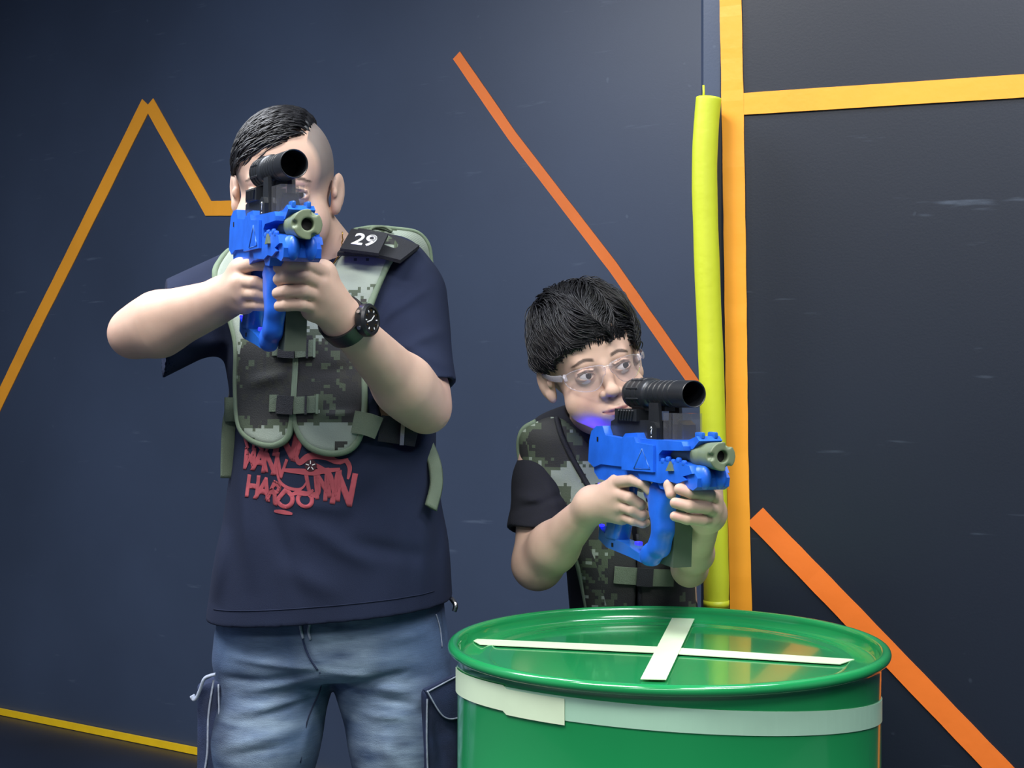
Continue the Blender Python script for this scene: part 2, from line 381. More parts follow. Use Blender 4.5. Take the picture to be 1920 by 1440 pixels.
def nets(f, h, n=20, relax=1):
    lo = np.min([q[1]-q[2] for q in f.p if q[4] == 'u'], 0)-2*h; hi = np.max([q[1]+q[2] for q in f.p if q[4] == 'u'], 0)+2*h
    nb = np.ceil((hi-lo)/(h*n)).astype(int); DIM = nb*n+4; br = h*n*0.87
    VI = []; VP = []; FQ = []
    ar = np.arange(-1, n+1); gi, gj, gk = np.meshgrid(ar, ar, ar, indexing='ij'); G = np.stack([gi, gj, gk], -1).reshape(-1, 3)
    offs = [(0, 0, 0), (1, 0, 0), (0, 1, 0), (1, 1, 0), (0, 0, 1), (1, 0, 1), (0, 1, 1), (1, 1, 1)]
    edges = [(0, 1), (2, 3), (4, 5), (6, 7), (0, 2), (1, 3), (4, 6), (5, 7), (0, 4), (1, 5), (2, 6), (3, 7)]
    m = n+1
    for bi in range(nb[0]):
        for bj in range(nb[1]):
            for bk in range(nb[2]):
                b0 = np.array([bi, bj, bk])*n; c = lo+(b0+n/2)*h
                sl = f.sel(c, br)
                if not any(sl[i] for i in range(len(sl)) if f.p[i][4] == 'u'): continue
                dc = f.ev(c[None], sl)[0]
                if abs(dc) > br*2.2: continue
                V = f.ev(lo+(b0+G)*h, sl).reshape(n+2, n+2, n+2)
                if V.min() > 0 or V.max() < 0: continue
                cor = [V[o[0]:o[0]+m, o[1]:o[1]+m, o[2]:o[2]+m] for o in offs]
                sg = sum((q < 0).astype(int) for q in cor); act = (sg > 0) & (sg < 8)
                ii = np.argwhere(act)
                if not len(ii): continue
                cv = np.array([q[act] for q in cor]); acc = np.zeros((len(ii), 3)); cnt = np.zeros(len(ii))
                for a, b in edges:
                    va, vb = cv[a], cv[b]; x = (va < 0) != (vb < 0); t = np.where(x, va/np.where(x, va-vb, 1), 0)
                    oa = np.array(offs[a], float); ob = np.array(offs[b], float)
                    acc += x[:, None]*(oa+(ob-oa)*t[:, None]); cnt += x
                pos = lo+(b0-1+ii+acc/cnt[:, None])*h
                gid = b0-1+ii+1
                ids = (gid[:, 0]*DIM[1]+gid[:, 1])*DIM[2]+gid[:, 2]
                VI.append(ids); VP.append(pos)
                I = V[1:-1, 1:-1, 1:-1] < 0
                for ax in range(3):
                    sl2 = [slice(1, -1)]*3; sl2[ax] = slice(2, None); J = V[tuple(sl2)] < 0
                    e = np.argwhere(I != J)
                    if not len(e): continue
                    flip = I[tuple(e.T)]
                    base = b0+e+1; u = np.zeros(3, int); vv = np.zeros(3, int); u[(ax+1) % 3] = 1; vv[(ax+2) % 3] = 1
                    q = []
                    for d in (-u-vv, -vv, 0*u, -u):
                        g = base+d; q.append((g[:, 0]*DIM[1]+g[:, 1])*DIM[2]+g[:, 2])
                    q = np.stack(q, 1); q[~flip] = q[~flip][:, ::-1]; FQ.append(q)
    VI = np.concatenate(VI); VP = np.concatenate(VP); FQ = np.concatenate(FQ)
    uid, first = np.unique(VI, return_index=True); VP = VP[first]
    idx = np.searchsorted(uid, FQ); idx = np.clip(idx, 0, len(uid)-1); ok = (uid[idx] == FQ).all(1); F = idx[ok]
    for _ in range(relax):
        s = np.zeros_like(VP); c = np.zeros(len(VP))
        for a, b in ((0, 1), (1, 2), (2, 3), (3, 0)):
            np.add.at(s, F[:, a], VP[F[:, b]]); np.add.at(s, F[:, b], VP[F[:, a]]); np.add.at(c, F[:, a], 1); np.add.at(c, F[:, b], 1)
        VP = VP*0.5+0.5*s/np.maximum(c, 1)[:, None]
    return VP, F
def fmesh(name, verts, F, m, parent=None, shift=None, cols=None, label=None):
    if shift is not None: verts = verts-np.asarray(shift)
    me = bpy.data.meshes.new(name); me.vertices.add(len(verts)); me.vertices.foreach_set('co', verts.astype(np.float32).ravel())
    me.loops.add(F.size); me.loops.foreach_set('vertex_index', F.astype(np.int32).ravel())
    me.polygons.add(len(F)); me.polygons.foreach_set('loop_start', (np.arange(len(F))*F.shape[1]).astype(np.int32))
    me.update(calc_edges=True); me.validate()
    me.polygons.foreach_set('use_smooth', [True]*len(me.polygons))
    for mm in (m if isinstance(m, (list, tuple)) else [m]): me.materials.append(mm)
    if cols is not None:
        at = me.color_attributes.new('Col', 'FLOAT_COLOR', 'POINT'); at.data.foreach_set('color', np.c_[cols, np.ones(len(cols))].astype(np.float32).ravel())
    o = bpy.data.objects.new(name, me); C.objects.link(o)
    if parent: o.parent = parent
    if label: o['label'] = label
    return o
def largest(v, F):
    lab = np.arange(len(v))
    while True:
        m = lab[F].min(1); new = lab.copy()
        for k in range(F.shape[1]): np.minimum.at(new, F[:, k], m)
        new = new[new]
        if (new == lab).all(): break
        lab = new
    u, n = np.unique(lab, return_counts=True); keep = lab == u[n.argmax()]; idx = np.cumsum(keep)-1
    return v[keep], idx[F[keep[F[:, 0]]]]
def sculpt(name, f, h, m, parent, shift=None, relax=1, label=None, colfn=None, one=True):
    v, F = nets(f, h, relax=relax)
    if one: v, F = largest(v, F)
    return fmesh(name, v, F, m, parent, shift, colfn(v) if colfn else None, label)
def front_y(f, X, Z, off=0.0, y0=1.7, y1=2.6, back=False):   # where the surface is first met going away from the viewer's side
    X = np.asarray(X, float); Z = np.asarray(Z, float); y = np.full(len(X), y1 if back else y0); s = -1 if back else 1
    for _ in range(70):
        d = f.ev(np.stack([X, y, Z], 1))-off; y = y+s*np.clip(d*0.7, -0.02, 0.03)
    return y
def poly2(px, pts):                                   # signed distance to outline, px (n,2)
    d = np.full(len(px), 1e9); s = np.ones(len(px)); pts = np.asarray(pts, float); n = len(pts)
    for i in range(n):
        a = pts[i]; b = pts[i-1]; e = b-a; q = px-a; t = np.clip((q @ e)/(e @ e), 0, 1)
        d = np.minimum(d, ((q-t[:, None]*e)**2).sum(1))
        c1 = px[:, 1] >= a[1]; c2 = px[:, 1] < b[1]; c3 = e[0]*q[:, 1] > e[1]*q[:, 0]
        s = np.where((c1 & c2 & c3) | (~c1 & ~c2 & ~c3), -s, s)
    return s*np.sqrt(d)
def rot_rpy(roll, yaw, pitch):
    return np.array(Matrix.Rotation(R(roll), 3, 'Y') @ Matrix.Rotation(R(yaw), 3, 'Z') @ Matrix.Rotation(R(pitch), 3, 'X'))
# ---------------------------------------------------------------- the room
def quad(name, pts, m, thick=0.0, n=None, parent=None):
    bm = bmesh.new(); vs = [bm.verts.new(p) for p in pts]; f = bm.faces.new(vs); f.normal_update()
    nn = Vector(n) if n is not None else f.normal
    if thick:
        r = bmesh.ops.extrude_face_region(bm, geom=[f]); bmesh.ops.translate(bm, verts=[v for v in r['geom'] if isinstance(v, bmesh.types.BMVert)], vec=nn*thick)
    return bobj(name, bm, m, parent)
HC = 3.0
def yb(x): return 4.65-0.66*(x+1.0)                   # back wall, slanting nearer to the right
def yr(x): return 2.45-0.34*(x-0.362)                 # right wall, coming nearer to the right
xL, xR = -2.6, 1.9
nb_ = Vector((0.66, 1, 0)).normalized(); nr_ = Vector((0.34, 1, 0)).normalized()
def S(o): o['kind'] = 'structure'; return o
S(quad('floor', [(xL, -3, 0), (4, -3, 0), (4, 6.2, 0), (xL, 6.2, 0)], M['floor'], 0.05, (0, 0, -1)))
S(quad('ceiling', [(xL, -3, HC), (4, -3, HC), (4, 6.2, HC), (xL, 6.2, HC)], M['ceil'], 0.05, (0, 0, 1)))
S(quad('wall_back', [(xL, yb(xL), 0), (1.2, yb(1.2), 0), (1.2, yb(1.2), HC), (xL, yb(xL), HC)], M['wall'], 0.06, nb_))
S(quad('wall_left', [(xL, -3, 0), (xL, yb(xL), 0), (xL, yb(xL), HC), (xL, -3, HC)], M['room'], 0.06, (-1, 0, 0)))
S(quad('wall_front', [(xL, -3, 0), (xR+1.2, -3, 0), (xR+1.2, -3, HC), (xL, -3, HC)], M['room'], 0.06, (0, -1, 0)))
xc = 0.362
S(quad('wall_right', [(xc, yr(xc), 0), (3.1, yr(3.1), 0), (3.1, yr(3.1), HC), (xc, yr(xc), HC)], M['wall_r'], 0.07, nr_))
S(quad('wall_side', [(3.1, -3, 0), (3.1, yr(3.1), 0), (3.1, yr(3.1), HC), (3.1, -3, HC)], M['room'], 0.06, (1, 0, 0)))
tb = P(1319, 300, 2.475); te = P(1351, 300, 2.452)   # narrow edging board beside the corner
bm = bmesh.new(); prism(bm, [(tb[0], tb[1]), (te[0], te[1]), (te[0]+0.0, te[1]+0.03), (tb[0], tb[1]+0.03)], 0, HC, 'z')
S(bobj('trim_1', bm, M['wall']))

# tapes laid flat on the walls: their corners are found where the sight line meets the wall plane
def onplane(px, py, which):
    s = (px-960)/FPX
    Y = (4.65-0.66)/(1+0.66*s) if which == 'b' else (2.45+0.34*0.362)/(1+0.34*s)
    n = nb_ if which == 'b' else nr_
    return Vector(P(px, py, Y))-n*0.0035
def tape(label, pts, wd, m, which, group=None):       # centre line in the frame, tape width in metres
    n = nb_ if which == 'b' else nr_
    c = [onplane(*p, which) for p in pts]; bm = bmesh.new(); L = []; Rr = []
    dense = [c[0]]
    for a, b in zip(c, c[1:]):
        k = 10
        for i in range(1, k+1): dense.append(a.lerp(b, i/k))
    dirs = []
    for i in range(len(dense)):
        a = dense[max(0, i-1)]; b = dense[min(len(dense)-1, i+1)]; d1 = (dense[i]-a); d2 = (b-dense[i])
        if d1.length < 1e-6: d = d2.normalized(); k = 1
        elif d2.length < 1e-6: d = d1.normalized(); k = 1
        else:
            d1.normalize(); d2.normalize(); d = (d1+d2).normalized(); k = 1/max(0.4, d.dot(d1))
        sd = d.cross(n).normalized()*wd/2*k*(1+random.uniform(-0.02, 0.02)); q = random.uniform(0, 0.0008)
        L.append(bm.verts.new(dense[i]+sd-n*q)); Rr.append(bm.verts.new(dense[i]-sd-n*q))
    for i in range(len(L)-1): bm.faces.new((L[i], L[i+1], Rr[i+1], Rr[i]))
    r = bmesh.ops.extrude_face_region(bm, geom=list(bm.faces)); bmesh.ops.translate(bm, verts=[v for v in r['geom'] if isinstance(v, bmesh.types.BMVert)], vec=n*0.0028)
    return tag(bobj('tape_strip', bm, m), label, 'tape', group)
tape('long orange tape line climbing from the left edge to the peak on the back wall', [(-20, 792), (60, 627), (128, 492), (276, 194)], 0.054, M['tape_orange'], 'b')
tape('orange tape descending from the peak and turning level behind the man\'s head', [(281, 194), (392, 391), (470, 390)], 0.049, M['tape_orange'], 'b')
tape('single deep orange diagonal tape on the back wall between man and boy', [(857, 104), (962, 256), (1150, 500), (1305, 722)], 0.031, M['tape_deep'], 'b')
tape('wide orange vertical tape running down the corner of the right wall', [(1370, -8), (1374, 190), (1379, 500), (1383, 850), (1390, 1138), (1394, 1300)], 0.0378, M['tape_orange'], 'r')
tape('orange horizontal tape at the top of the right wall', [(1386, 196), (1930, 161)], 0.0375, M['tape_orange'], 'r')
tape('deep orange diagonal tape on the right wall behind the barrel', [(1416, 966), (1600, 1156), (1900, 1468)], 0.038, M['tape_deep'], 'r')
A = Vector((-2.2, yb(-2.2), 0)); B = Vector((0.1, yb(0.1), 0)); d = (B-A).normalized(); nn = Vector((-nb_.x, -nb_.y, 0))
bm = bmesh.new()
for z0, z1, o0, o1 in ((0.002, 0.028, 0.003, 0.006),):
    a = A+nn*0.004; b = B+nn*0.004
    prism(bm, [(a.x, a.y), (b.x, b.y), (b.x+nn.x*0.012, b.y+nn.y*0.012), (a.x+nn.x*0.012, a.y+nn.y*0.012)], 0.002, 0.024, 'z')
tag(bobj('tape_strip', bm, M['tape_yellow']), 'thin yellow line along the foot of the back wall left of the man', 'tape')

# the yellow padded sleeve on the corner
pts = []
for px, py in ((1329, 184), (1324, 240), (1321, 320), (1323, 420), (1328, 560), (1334, 700), (1338, 850), (1341, 1000), (1343, 1080), (1343, 1134)): pts.append(P(px, py, 2.405))
pts = smoothline(pts, 8)
root = empty('foam_tube', tuple(pts[-1]))
tag(root, 'yellow foam padding tube fixed upright along the wall corner by the boy', 'padding')
rad = 0.0217+0.0002*np.sin(np.arange(len(pts))*0.7)+rng.uniform(-0.0001, 0.0001, len(pts))
tube('sleeve', pts, rad, M['foam'], root, 20, shift=pts[-1])
e = pts[-1]
tube('hem', [e+(0, 0, -0.004), e+(0, 0, 0.008)], [0.0222, 0.0222], M['foam'], root, 20, shift=e, label='pale folded lower hem')
hk = P(1319, 184, 2.405)
tube('tie_cord', [hk, hk+(0.0005, 0, 0.01), hk+(0, 0, 0.022)], 0.0019, M['foam'], root, 8, shift=e)
# a post for it to sit on
S(quad('trim_2', [(0.345, 2.436, 0), (0.362, 2.436, 0), (0.362, 2.436, 1.70), (0.345, 2.436, 1.70)], M['black_in'], 0.01, (0, 1, 0)))

# ---------------------------------------------------------------- the drum
BX, BY, BZ = 0.216, 1.976, 0.871
br = empty('barrel', (BX, BY, 0)); tag(br, 'green steel drum with pale tape on its lid and around its side', 'barrel')
bm = bmesh.new()
prof = [(0, 0.02), (0.28, 0.02), (0.292, 0.0), (0.300, 0.004), (0.2925, 0.02), (0.2925, 0.27), (0.296, 0.275), (0.303, 0.285), (0.303, 0.295), (0.296, 0.305), (0.2925, 0.31),
        (0.2925, 0.56), (0.296, 0.565), (0.303, 0.575), (0.303, 0.585), (0.296, 0.595), (0.2925, 0.60), (0.2925, 0.845), (0.294, 0.852), (0.297, 0.856)]
lathe(bm, prof, 128); bobj('body', bm, M['green'], br, 0.7)
bm = bmesh.new(); q = []
for i in range(17):
    a = math.pi*(-0.75+1.75*i/16); q.append((0.2985+0.0075*math.cos(a), 0.864+0.0075*math.sin(a)))
q += [(0.2905, 0.858), (0.289, 0.850)]
lathe(bm, [(0.292, 0.856)]+q, 128); bobj('rim', bm, M['green'], br, 1.2)
LZ = 0.850
bm = bmesh.new(); lathe(bm, [(0.2905, 0.862), (0.288, 0.853), (0.284, 0.8505), (0.276, 0.850), (0.262, 0.8505), (0.258, 0.852), (0.252, 0.8525), (0.247, 0.8504), (0.244, 0.8500), (0.242, 0.8500), (0.23, 0.8500), (0.12, 0.8500), (0, 0.8500)], 128)
bobj('lid', bm, M['green'], br, 1.2)
def lidpt(px, py, z=LZ):
    Y = (CAMZ-z)*FPX/(py-720); return np.array([(px-960)/FPX*Y-BX, Y-BY, z])
def lidtape(quadpx, m, z, lab):
    ps = [lidpt(*p) for p in quadpx]; bm = bmesh.new(); prism(bm, [(p[0], p[1]) for p in ps], z+0.0006, z+0.0016, 'z')
    return bobj('tape', bm, m, br, label=lab)
lidtape([(880, 1201), (900, 1212), (1240, 1228), (1575, 1249), (1602, 1240), (1250, 1217)], M['tape_cream'], LZ+0.0015, 'long pale tape across the lid')
lidtape([(1262, 1160), (1304, 1161), (1249, 1280), (1201, 1279)], M['tape_cream'], LZ+0.0028, 'short wide pale tape crossing the long one')
def band(a0, a1, zt, hgt, rr, m, lab, n=80):
    vs = []; fs = []
    for i in range(n+1):
        a = a0+(a1-a0)*i/n; z = zt(a, i/n); c, s_ = math.cos(a), math.sin(a)
        for r_, z_ in ((rr, z), (rr+0.0009, z), (rr+0.0009, z-hgt), (rr, z-hgt)): vs.append((r_*c, r_*s_, z_))
    for i in range(n):
        for k in range(4): fs.append((i*4+k, i*4+(k+1) % 4, i*4+4+(k+1) % 4, i*4+4+k))
    fs += [(0, 1, 2, 3), (n*4+3, n*4+2, n*4+1, n*4)]
    return mesh('tape', vs, fs, m, br, False, label=lab)
zt0 = lambda a, t: 0.8155-0.0175*math.cos(a)+0.0265*max(0, -math.sin(a))
band(-math.pi, math.pi, zt0, 0.0295, 0.2928, M['tape_pale'], 'pale tape band around the drum', 120)
band(R(183), R(239), lambda a, t: zt0(a, t)+0.0015-(0.004 if t > 0.66 else 0), 0.0325, 0.2940, M['tape_cream'], 'brighter overlapping end of the band', 40)
vs = []
cp = [(-0.001, 0.842), (-0.001, 0.80), (0.000, 0.74), (-0.006, 0.70), (0.0, 0.698), (-0.001, 0.66), (-0.012, 0.62)]
def rp(dx, z): a = R(-9)-dx*3.0; return (0.2935*math.cos(a), 0.2935*math.sin(a), z)
bm = bmesh.new(); l_ = [bm.verts.new(rp(dx, z)) for dx, z in cp]; r_ = [bm.verts.new(rp(dx-0.05, z)) for dx, z in cp]
for i in range(len(cp)-1): bm.faces.new((l_[i], l_[i+1], r_[i+1], r_[i]))
bobj('tape', bm, M['tape_deep'], br, label='ragged orange tape edge on the right side')

# ---------------------------------------------------------------- toy guns (built along +x, right side towards -y)
def make_gun(loc, yaw, pitch, roll, label):
    f = Vector((math.sin(R(yaw))*math.cos(R(pitch)), -math.cos(R(yaw))*math.cos(R(pitch)), math.sin(R(pitch))))
    l = Vector((0, 0, 1)).cross(f).normalized(); u = f.cross(l)
    m3 = Matrix((f, l, u)).transposed() @ Matrix.Rotation(R(roll), 3, 'X')
    g = empty('toy_gun', loc, m3.to_euler()); tag(g, label, 'toy gun', 'blue toy guns')
    return g, np.array(m3)
def gun_parts(g):
    W = 0.029
    # upper receiver
    bm = bmesh.new()
    prism(bm, [(0.0, -0.024), (0.004, 0.008), (0.012, 0.024), (0.030, 0.032), (0.052, 0.033), (0.062, 0.019), (0.118, 0.016), (0.130, 0.024), (0.165, 0.026), (0.172, 0.018), (0.30, 0.018), (0.306, 0.012),
               (0.306, 0.006), (0.245, 0.004), (0.235, -0.002), (0.235, -0.012), (0.29, -0.010), (0.322, -0.014), (0.330, -0.024), (0.30, -0.030), (0.18, -0.028), (0.128, -0.026), (0.045, -0.026), (0.02, -0.032)], -W, W)
    bevel(bm, 0.0035, 3, 0.35); bobj('upper_receiver', bm, M['blue'], g, 0.6)
    bm = bmesh.new()
    prism(bm, [(0.012, -0.028), (0.05, -0.020), (0.33, -0.022), (0.338, -0.030), (0.336, -0.042), (0.325, -0.047), (0.296, -0.042), (0.262, -0.041), (0.256, -0.052), (0.232, -0.051), (0.222, -0.043), (0.155, -0.043), (0.11, -0.052), (0.03, -0.050), (0.014, -0.040)], -W*0.86, W*0.86)
    bevel(bm, 0.004, 3, 0.35); bobj('lower_receiver', bm, M['blue'], g, 0.6)
    # raised cheek and front panels on both sides
    for s in (-1, 1):
        bm = bmesh.new(); prism(bm, [(0.125, 0.010), (0.134, 0.019), (0.166, 0.020), (0.172, 0.012), (0.225, 0.010), (0.225, -0.028), (0.125, -0.030)], s*W, s*(W+0.004)); bevel(bm, 0.002, 2, 0.4)
        bobj('side_panel', bm, M['blue'], g, 0.6)
        bm = bmesh.new(); prism(bm, [(0.165, -0.030), (0.30, -0.027), (0.312, -0.034), (0.288, -0.040), (0.262, -0.038), (0.24, -0.043), (0.18, -0.041)], s*W*0.86, s*(W*0.86+0.004)); bevel(bm, 0.0015, 2, 0.4)
        bobj('side_panel', bm, M['blue'], g, 0.6)
        # raised triangle
        t = [(0.166, -0.026), (0.216, -0.024), (0.192, 0.004)]; y = s*(W+0.0045)
        tube('triangle_mark', [(x, y, z) for x, z in t], 0.0007, M['blue_pale'], g, 6, closed=True)
        for (x, z) in ((0.035, 0.012), (0.122, -0.012)):
            bm = bmesh.new(); box(bm, (x, s*(W+0.0002), z), (0.0045, 0.0012, 0.007 if x < 0.1 else 0.016)); bobj('slot', bm, M['black_in'], g)
        for k in range(5):
            bm = bmesh.new(); box(bm, (0.245+k*0.015, s*(W-0.002), -0.011+0.003*(k % 2)), (0.010, 0.006, 0.008)); bevel(bm, 0.0025, 2, 0.4); bobj('foregrip_ridge', bm, M['blue'], g, 0.6)
    bm = bmesh.new(); prism(bm, [(0.262, -0.024), (0.280, -0.023), (0.274, -0.010)], -W-0.004, -W+0.002); bobj('worn_patch', bm, M['olive'], g)
    # front hinged ends (paired rounded plates)
    for s in (-1, 1):
        fl = Fld(); fl.ell((0.333, s*0.0115, -0.030), (0.013, 0.0085, 0.0165), k=0); fl.ell((0.322, s*0.013, -0.028), (0.012, 0.0105, 0.0150), k=0.005)
        sculpt('front_lug', fl, 0.0014, M['blue'], g)
    # pointed upper fore-end
    bm = bmesh.new(); prism(bm, [(0.225, 0.018), (0.30, 0.020), (0.322, 0.026), (0.33, 0.020), (0.312, 0.008), (0.26, 0.006)], -0.018, 0.018); bevel(bm, 0.003, 2, 0.4); bobj('fore_end', bm, M['blue'], g, 0.6)
    for s in (-1, 1):
        bm = bmesh.new(); box(bm, (0.318, s*0.010, 0.027), (0.020, 0.006, 0.009)); bevel(bm, 0.002, 2, 0.4); bobj('front_sight', bm, M['blue_soft'], g, 0.6)
    # barrel and muzzle
    mx = Matrix.Rotation(R(90), 4, 'Y')
    bm = bmesh.new(); lathe(bm, [(0.0, 0.225), (0.0105, 0.225), (0.0105, 0.29), (0.014, 0.294), (0.014, 0.30), (0.0125, 0.302), (0.0125, 0.31), (0, 0.31)], 28, mx); bobj('barrel_tube', bm, M['olive'], g, 0.7)
    fl = Fld(); fl.cone((0.296, 0, 0), (0.362, 0, 0), 0.0155, 0.0195, 0); fl.cap((0.310, 0, 0), (0.312, 0, 0), 0.0185, k=0.004)
    fl.cap((0.345, 0, 0), (0.40, 0, 0), 0.0080, k=0.002, op='s')
    for a in (60, 180, 300): fl.bx((0.362, 0.0175*math.cos(R(a)), 0.0175*math.sin(R(a))), (0.010, 0.0035, 0.0035), k=0.004, op='s')
    sculpt('muzzle', fl, 0.0012, M['olive'], g)
    bm = bmesh.new(); lathe(bm, [(0.0, 0.347), (0.0079, 0.347), (0.0079, 0.352), (0, 0.352)], 20, mx); bobj('muzzle_bore', bm, M['black_in'], g)
    # sighting tube
    zt = 0.083
    mx2 = Matrix.Translation((0, 0, zt)) @ mx
    pr = [(0.0, 0.100), (0.0165, 0.100), (0.0215, 0.102), (0.0225, 0.106)]
    for k in range(3): x = 0.112+k*0.017; pr += [(0.0225, x), (0.0210, x+0.001), (0.0210, x+0.004), (0.0225, x+0.005)]
    pr += [(0.0225, 0.165), (0.0215, 0.170), (0.0195, 0.172)]
    for k in range(5): x = 0.180+k*0.015; pr += [(0.0195, x), (0.0184, x+0.001), (0.0184, x+0.003), (0.0195, x+0.004)]
    pr += [(0.0193, 0.262), (0.0193, 0.283), (0.0185, 0.284), (0.0175, 0.283), (0.0165, 0.225), (0.0, 0.222)]
    bm = bmesh.new(); lathe(bm, pr, 40, mx2); so = bobj('scope_tube', bm, M['black'], g, 0.6)
    bm = bmesh.new(); lathe(bm, [(0.0, 0.226), (0.0164, 0.226), (0.0164, 0.228), (0, 0.230)], 30, mx2); bobj('scope_lens', bm, M['black_in'], so)
    for k in range(9):
        a = R(200+k*40)
        bm = bmesh.new(); box(bm, (0.135, 0.0222*math.cos(a), zt+0.0222*math.sin(a)), (0.040, 0.003, 0.003), Matrix.Rotation(a, 3, 'X')); bevel(bm, 0.001, 1, 0.4); bobj('scope_rib', bm, M['black'], so, 0.6)
    # mount block, ribbed rail, sight posts
    bm = bmesh.new(); prism(bm, [(0.052, 0.018), (0.055, 0.040), (0.070, 0.044), (0.20, 0.044), (0.20, 0.018)], -0.016, 0.016); bevel(bm, 0.002, 2, 0.4); bobj('mount_block', bm, M['black'], g, 0.6)
    bm = bmesh.new(); prism(bm, [(0.078, 0.042), (0.078, 0.060), (0.150, 0.060), (0.150, 0.042)], -0.021, 0.021); bevel(bm, 0.0015, 2, 0.4)
    rail = bobj('rail', bm, M['black'], g, 0.6)
    for s in (-1, 1):
        for k in range(6):
            bm = bmesh.new(); box(bm, (0.092+k*0.009, s*0.0215, 0.051), (0.004, 0.004, 0.016), Matrix.Rotation(R(20), 3, 'Y')); bevel(bm, 0.001, 1, 0.4); bobj('rail_rib', bm, M['black'], rail, 0.6)
    bm = bmesh.new(); prism(bm, [(0.110, 0.058), (0.110, 0.070), (0.215, 0.070), (0.215, 0.058)], -0.008, 0.008); bobj('scope_foot', bm, M['black'], g)
    for s in (-1, 1):
        bm = bmesh.new(); prism(bm, [(0.182, 0.014), (0.186, 0.070), (0.214, 0.070), (0.222, 0.014)], s*0.014, s*0.019); bevel(bm, 0.0012, 1, 0.4); bobj('sight_post', bm, M['black'], g, 0.6)
        bm = bmesh.new(); prism(bm, [(0.190, 0.012), (0.191, 0.036), (0.200, 0.043), (0.212, 0.042), (0.220, 0.034), (0.220, 0.012)], s*0.019, s*0.0245); bevel(bm, 0.0012, 1, 0.4); pl = bobj('sight_plate', bm, M['black'], g, 0.6)
        y = s*0.0248; q = [(0.2015, 0.033), (0.204, 0.0355), (0.2065, 0.033), (0.204, 0.029), (0.204, 0.025)]
        tube('plate_mark', [(x, y, z) for x, z in q], 0.0007, M['white'], pl, 5)
        bm = bmesh.new(); box(bm, (0.204, y, 0.0215), (0.0016, 0.0008, 0.0016)); bobj('plate_mark', bm, M['white'], pl)
    # clear hopper blocks in front of the sight
    for x0, x1 in ((0.224, 0.248), (0.251, 0.278)):
        bm = bmesh.new(); prism(bm, [(x0, 0.018), (x0, 0.056), (x1, 0.056), (x1, 0.018)], -0.016, 0.016); bevel(bm, 0.005, 3, 0.4); bobj('clear_cover', bm, M['clear'], g, 0.7)
        bm = bmesh.new(); prism(bm, [(x0+0.005, 0.020), (x0+0.006, 0.046), (x1-0.007, 0.040), (x1-0.005, 0.020)], -0.010, 0.010); bevel(bm, 0.002, 2, 0.4); bobj('inner_block', bm, M['black'], g, 0.7)
    # grips
    fl = Fld()
    fl.chain([(0.160, 0, -0.062), (0.190, 0, -0.075)], [0.013, 0.014], 0)
    fl.chain([(0.190, 0, -0.062), (0.192, 0, -0.085), (0.198, 0, -0.110), (0.188, 0, -0.135), (0.160, 0, -0.153), (0.148, 0, -0.158)], [0.021, 0.019, 0.0175, 0.0165, 0.015, 0.013], 0.01)
    fl.cap((0.225, 0, -0.058), (0.200, 0, -0.085), 0.012, k=0.02)
    fl.bx((0.18, -0.004, -0.11), (0.1, 0.013, 0.07), rd=0.004, k=0.004, op='i')
    sculpt('front_grip', fl, 0.0018, M['blue'], g)
    fl = Fld(); fl.chain([(0.078, 0, -0.050), (0.070, 0, -0.085), (0.052, 0, -0.118), (0.045, 0, -0.136)], [0.019, 0.019, 0.021, 0.023], 0.006)
    fl.bx((0.06, 0, -0.09), (0.05, 0.0145, 0.054), rd=0.006, k=0.004, op='i'); sculpt('rear_grip', fl, 0.002, M['blue_soft'], g)
    bm = bmesh.new(); prism(bm, [(0.004, -0.126), (0.030, -0.138), (0.090, -0.143), (0.140, -0.153), (0.148, -0.166), (0.110, -0.162), (0.030, -0.156), (0.002, -0.146)], -0.012, 0.012); bevel(bm, 0.003, 2, 0.3); bobj('lower_bar', bm, M['blue_soft'], g, 0.6)
    bm = bmesh.new(); box(bm, (0.052, 0, -0.150), (0.006, 0.0255, 0.006)); bobj('slot', bm, M['black_in'], g)
    for s in (-1, 1):
        bm = bmesh.new(); lathe(bm, [(0, 0), (0.003, 0), (0.003, 0.001), (0, 0.001)], 16, Matrix.Translation((0.170, s*0.0132, -0.072)) @ Matrix.Rotation(R(90), 4, 'X')); bobj('screw_hole', bm, M['black_in'], g)
    tube('trigger', smoothline([(0.145, 0, -0.050), (0.140, 0, -0.064), (0.146, 0, -0.078)], 5), 0.003, M['clear'], g, 8)
    # box magazine behind the curved grip
    bm = bmesh.new(); prism(bm, [(0.165, -0.055), (0.165, -0.166), (0.205, -0.168), (0.212, -0.055)], 0.010, 0.040); bevel(bm, 0.004, 2, 0.4); bobj('magazine', bm, M['olive_dark'], g, 0.6)
    # blue lamps of the toy
    for x, y, z, a in ((0.128, -0.006, -0.140, 0.008), (0.010, -0.010, -0.124, 0.006), (0.024, -0.018, -0.059, 0.007), (0.005, 0.004, 0.0262, 0.006), (0.215, 0.0295, -0.008, 0.008)):
        bm = bmesh.new(); box(bm, (x, y, z), (a*1.5, a, a*0.7)); bevel(bm, 0.001, 1, 0.4); bobj('indicator_lamp', bm, M['led'], g)
def copy_kids(src, dst):
    for ch in list(src.children):
        c = ch.copy(); C.objects.link(c); c.parent = dst
        copy_kids(ch, c)
G1, R1 = make_gun((0.146, 2.215, 1.133), 22, 0.0, 0, 'blue toy gun with black scope held by the boy over the drum')
gun_parts(G1)
G2, R2 = make_gun((-0.398, 2.125, 1.456), 22.5, -3.6, 0, 'blue toy gun with black scope aimed by the man in front of his face')
copy_kids(G1, G2)
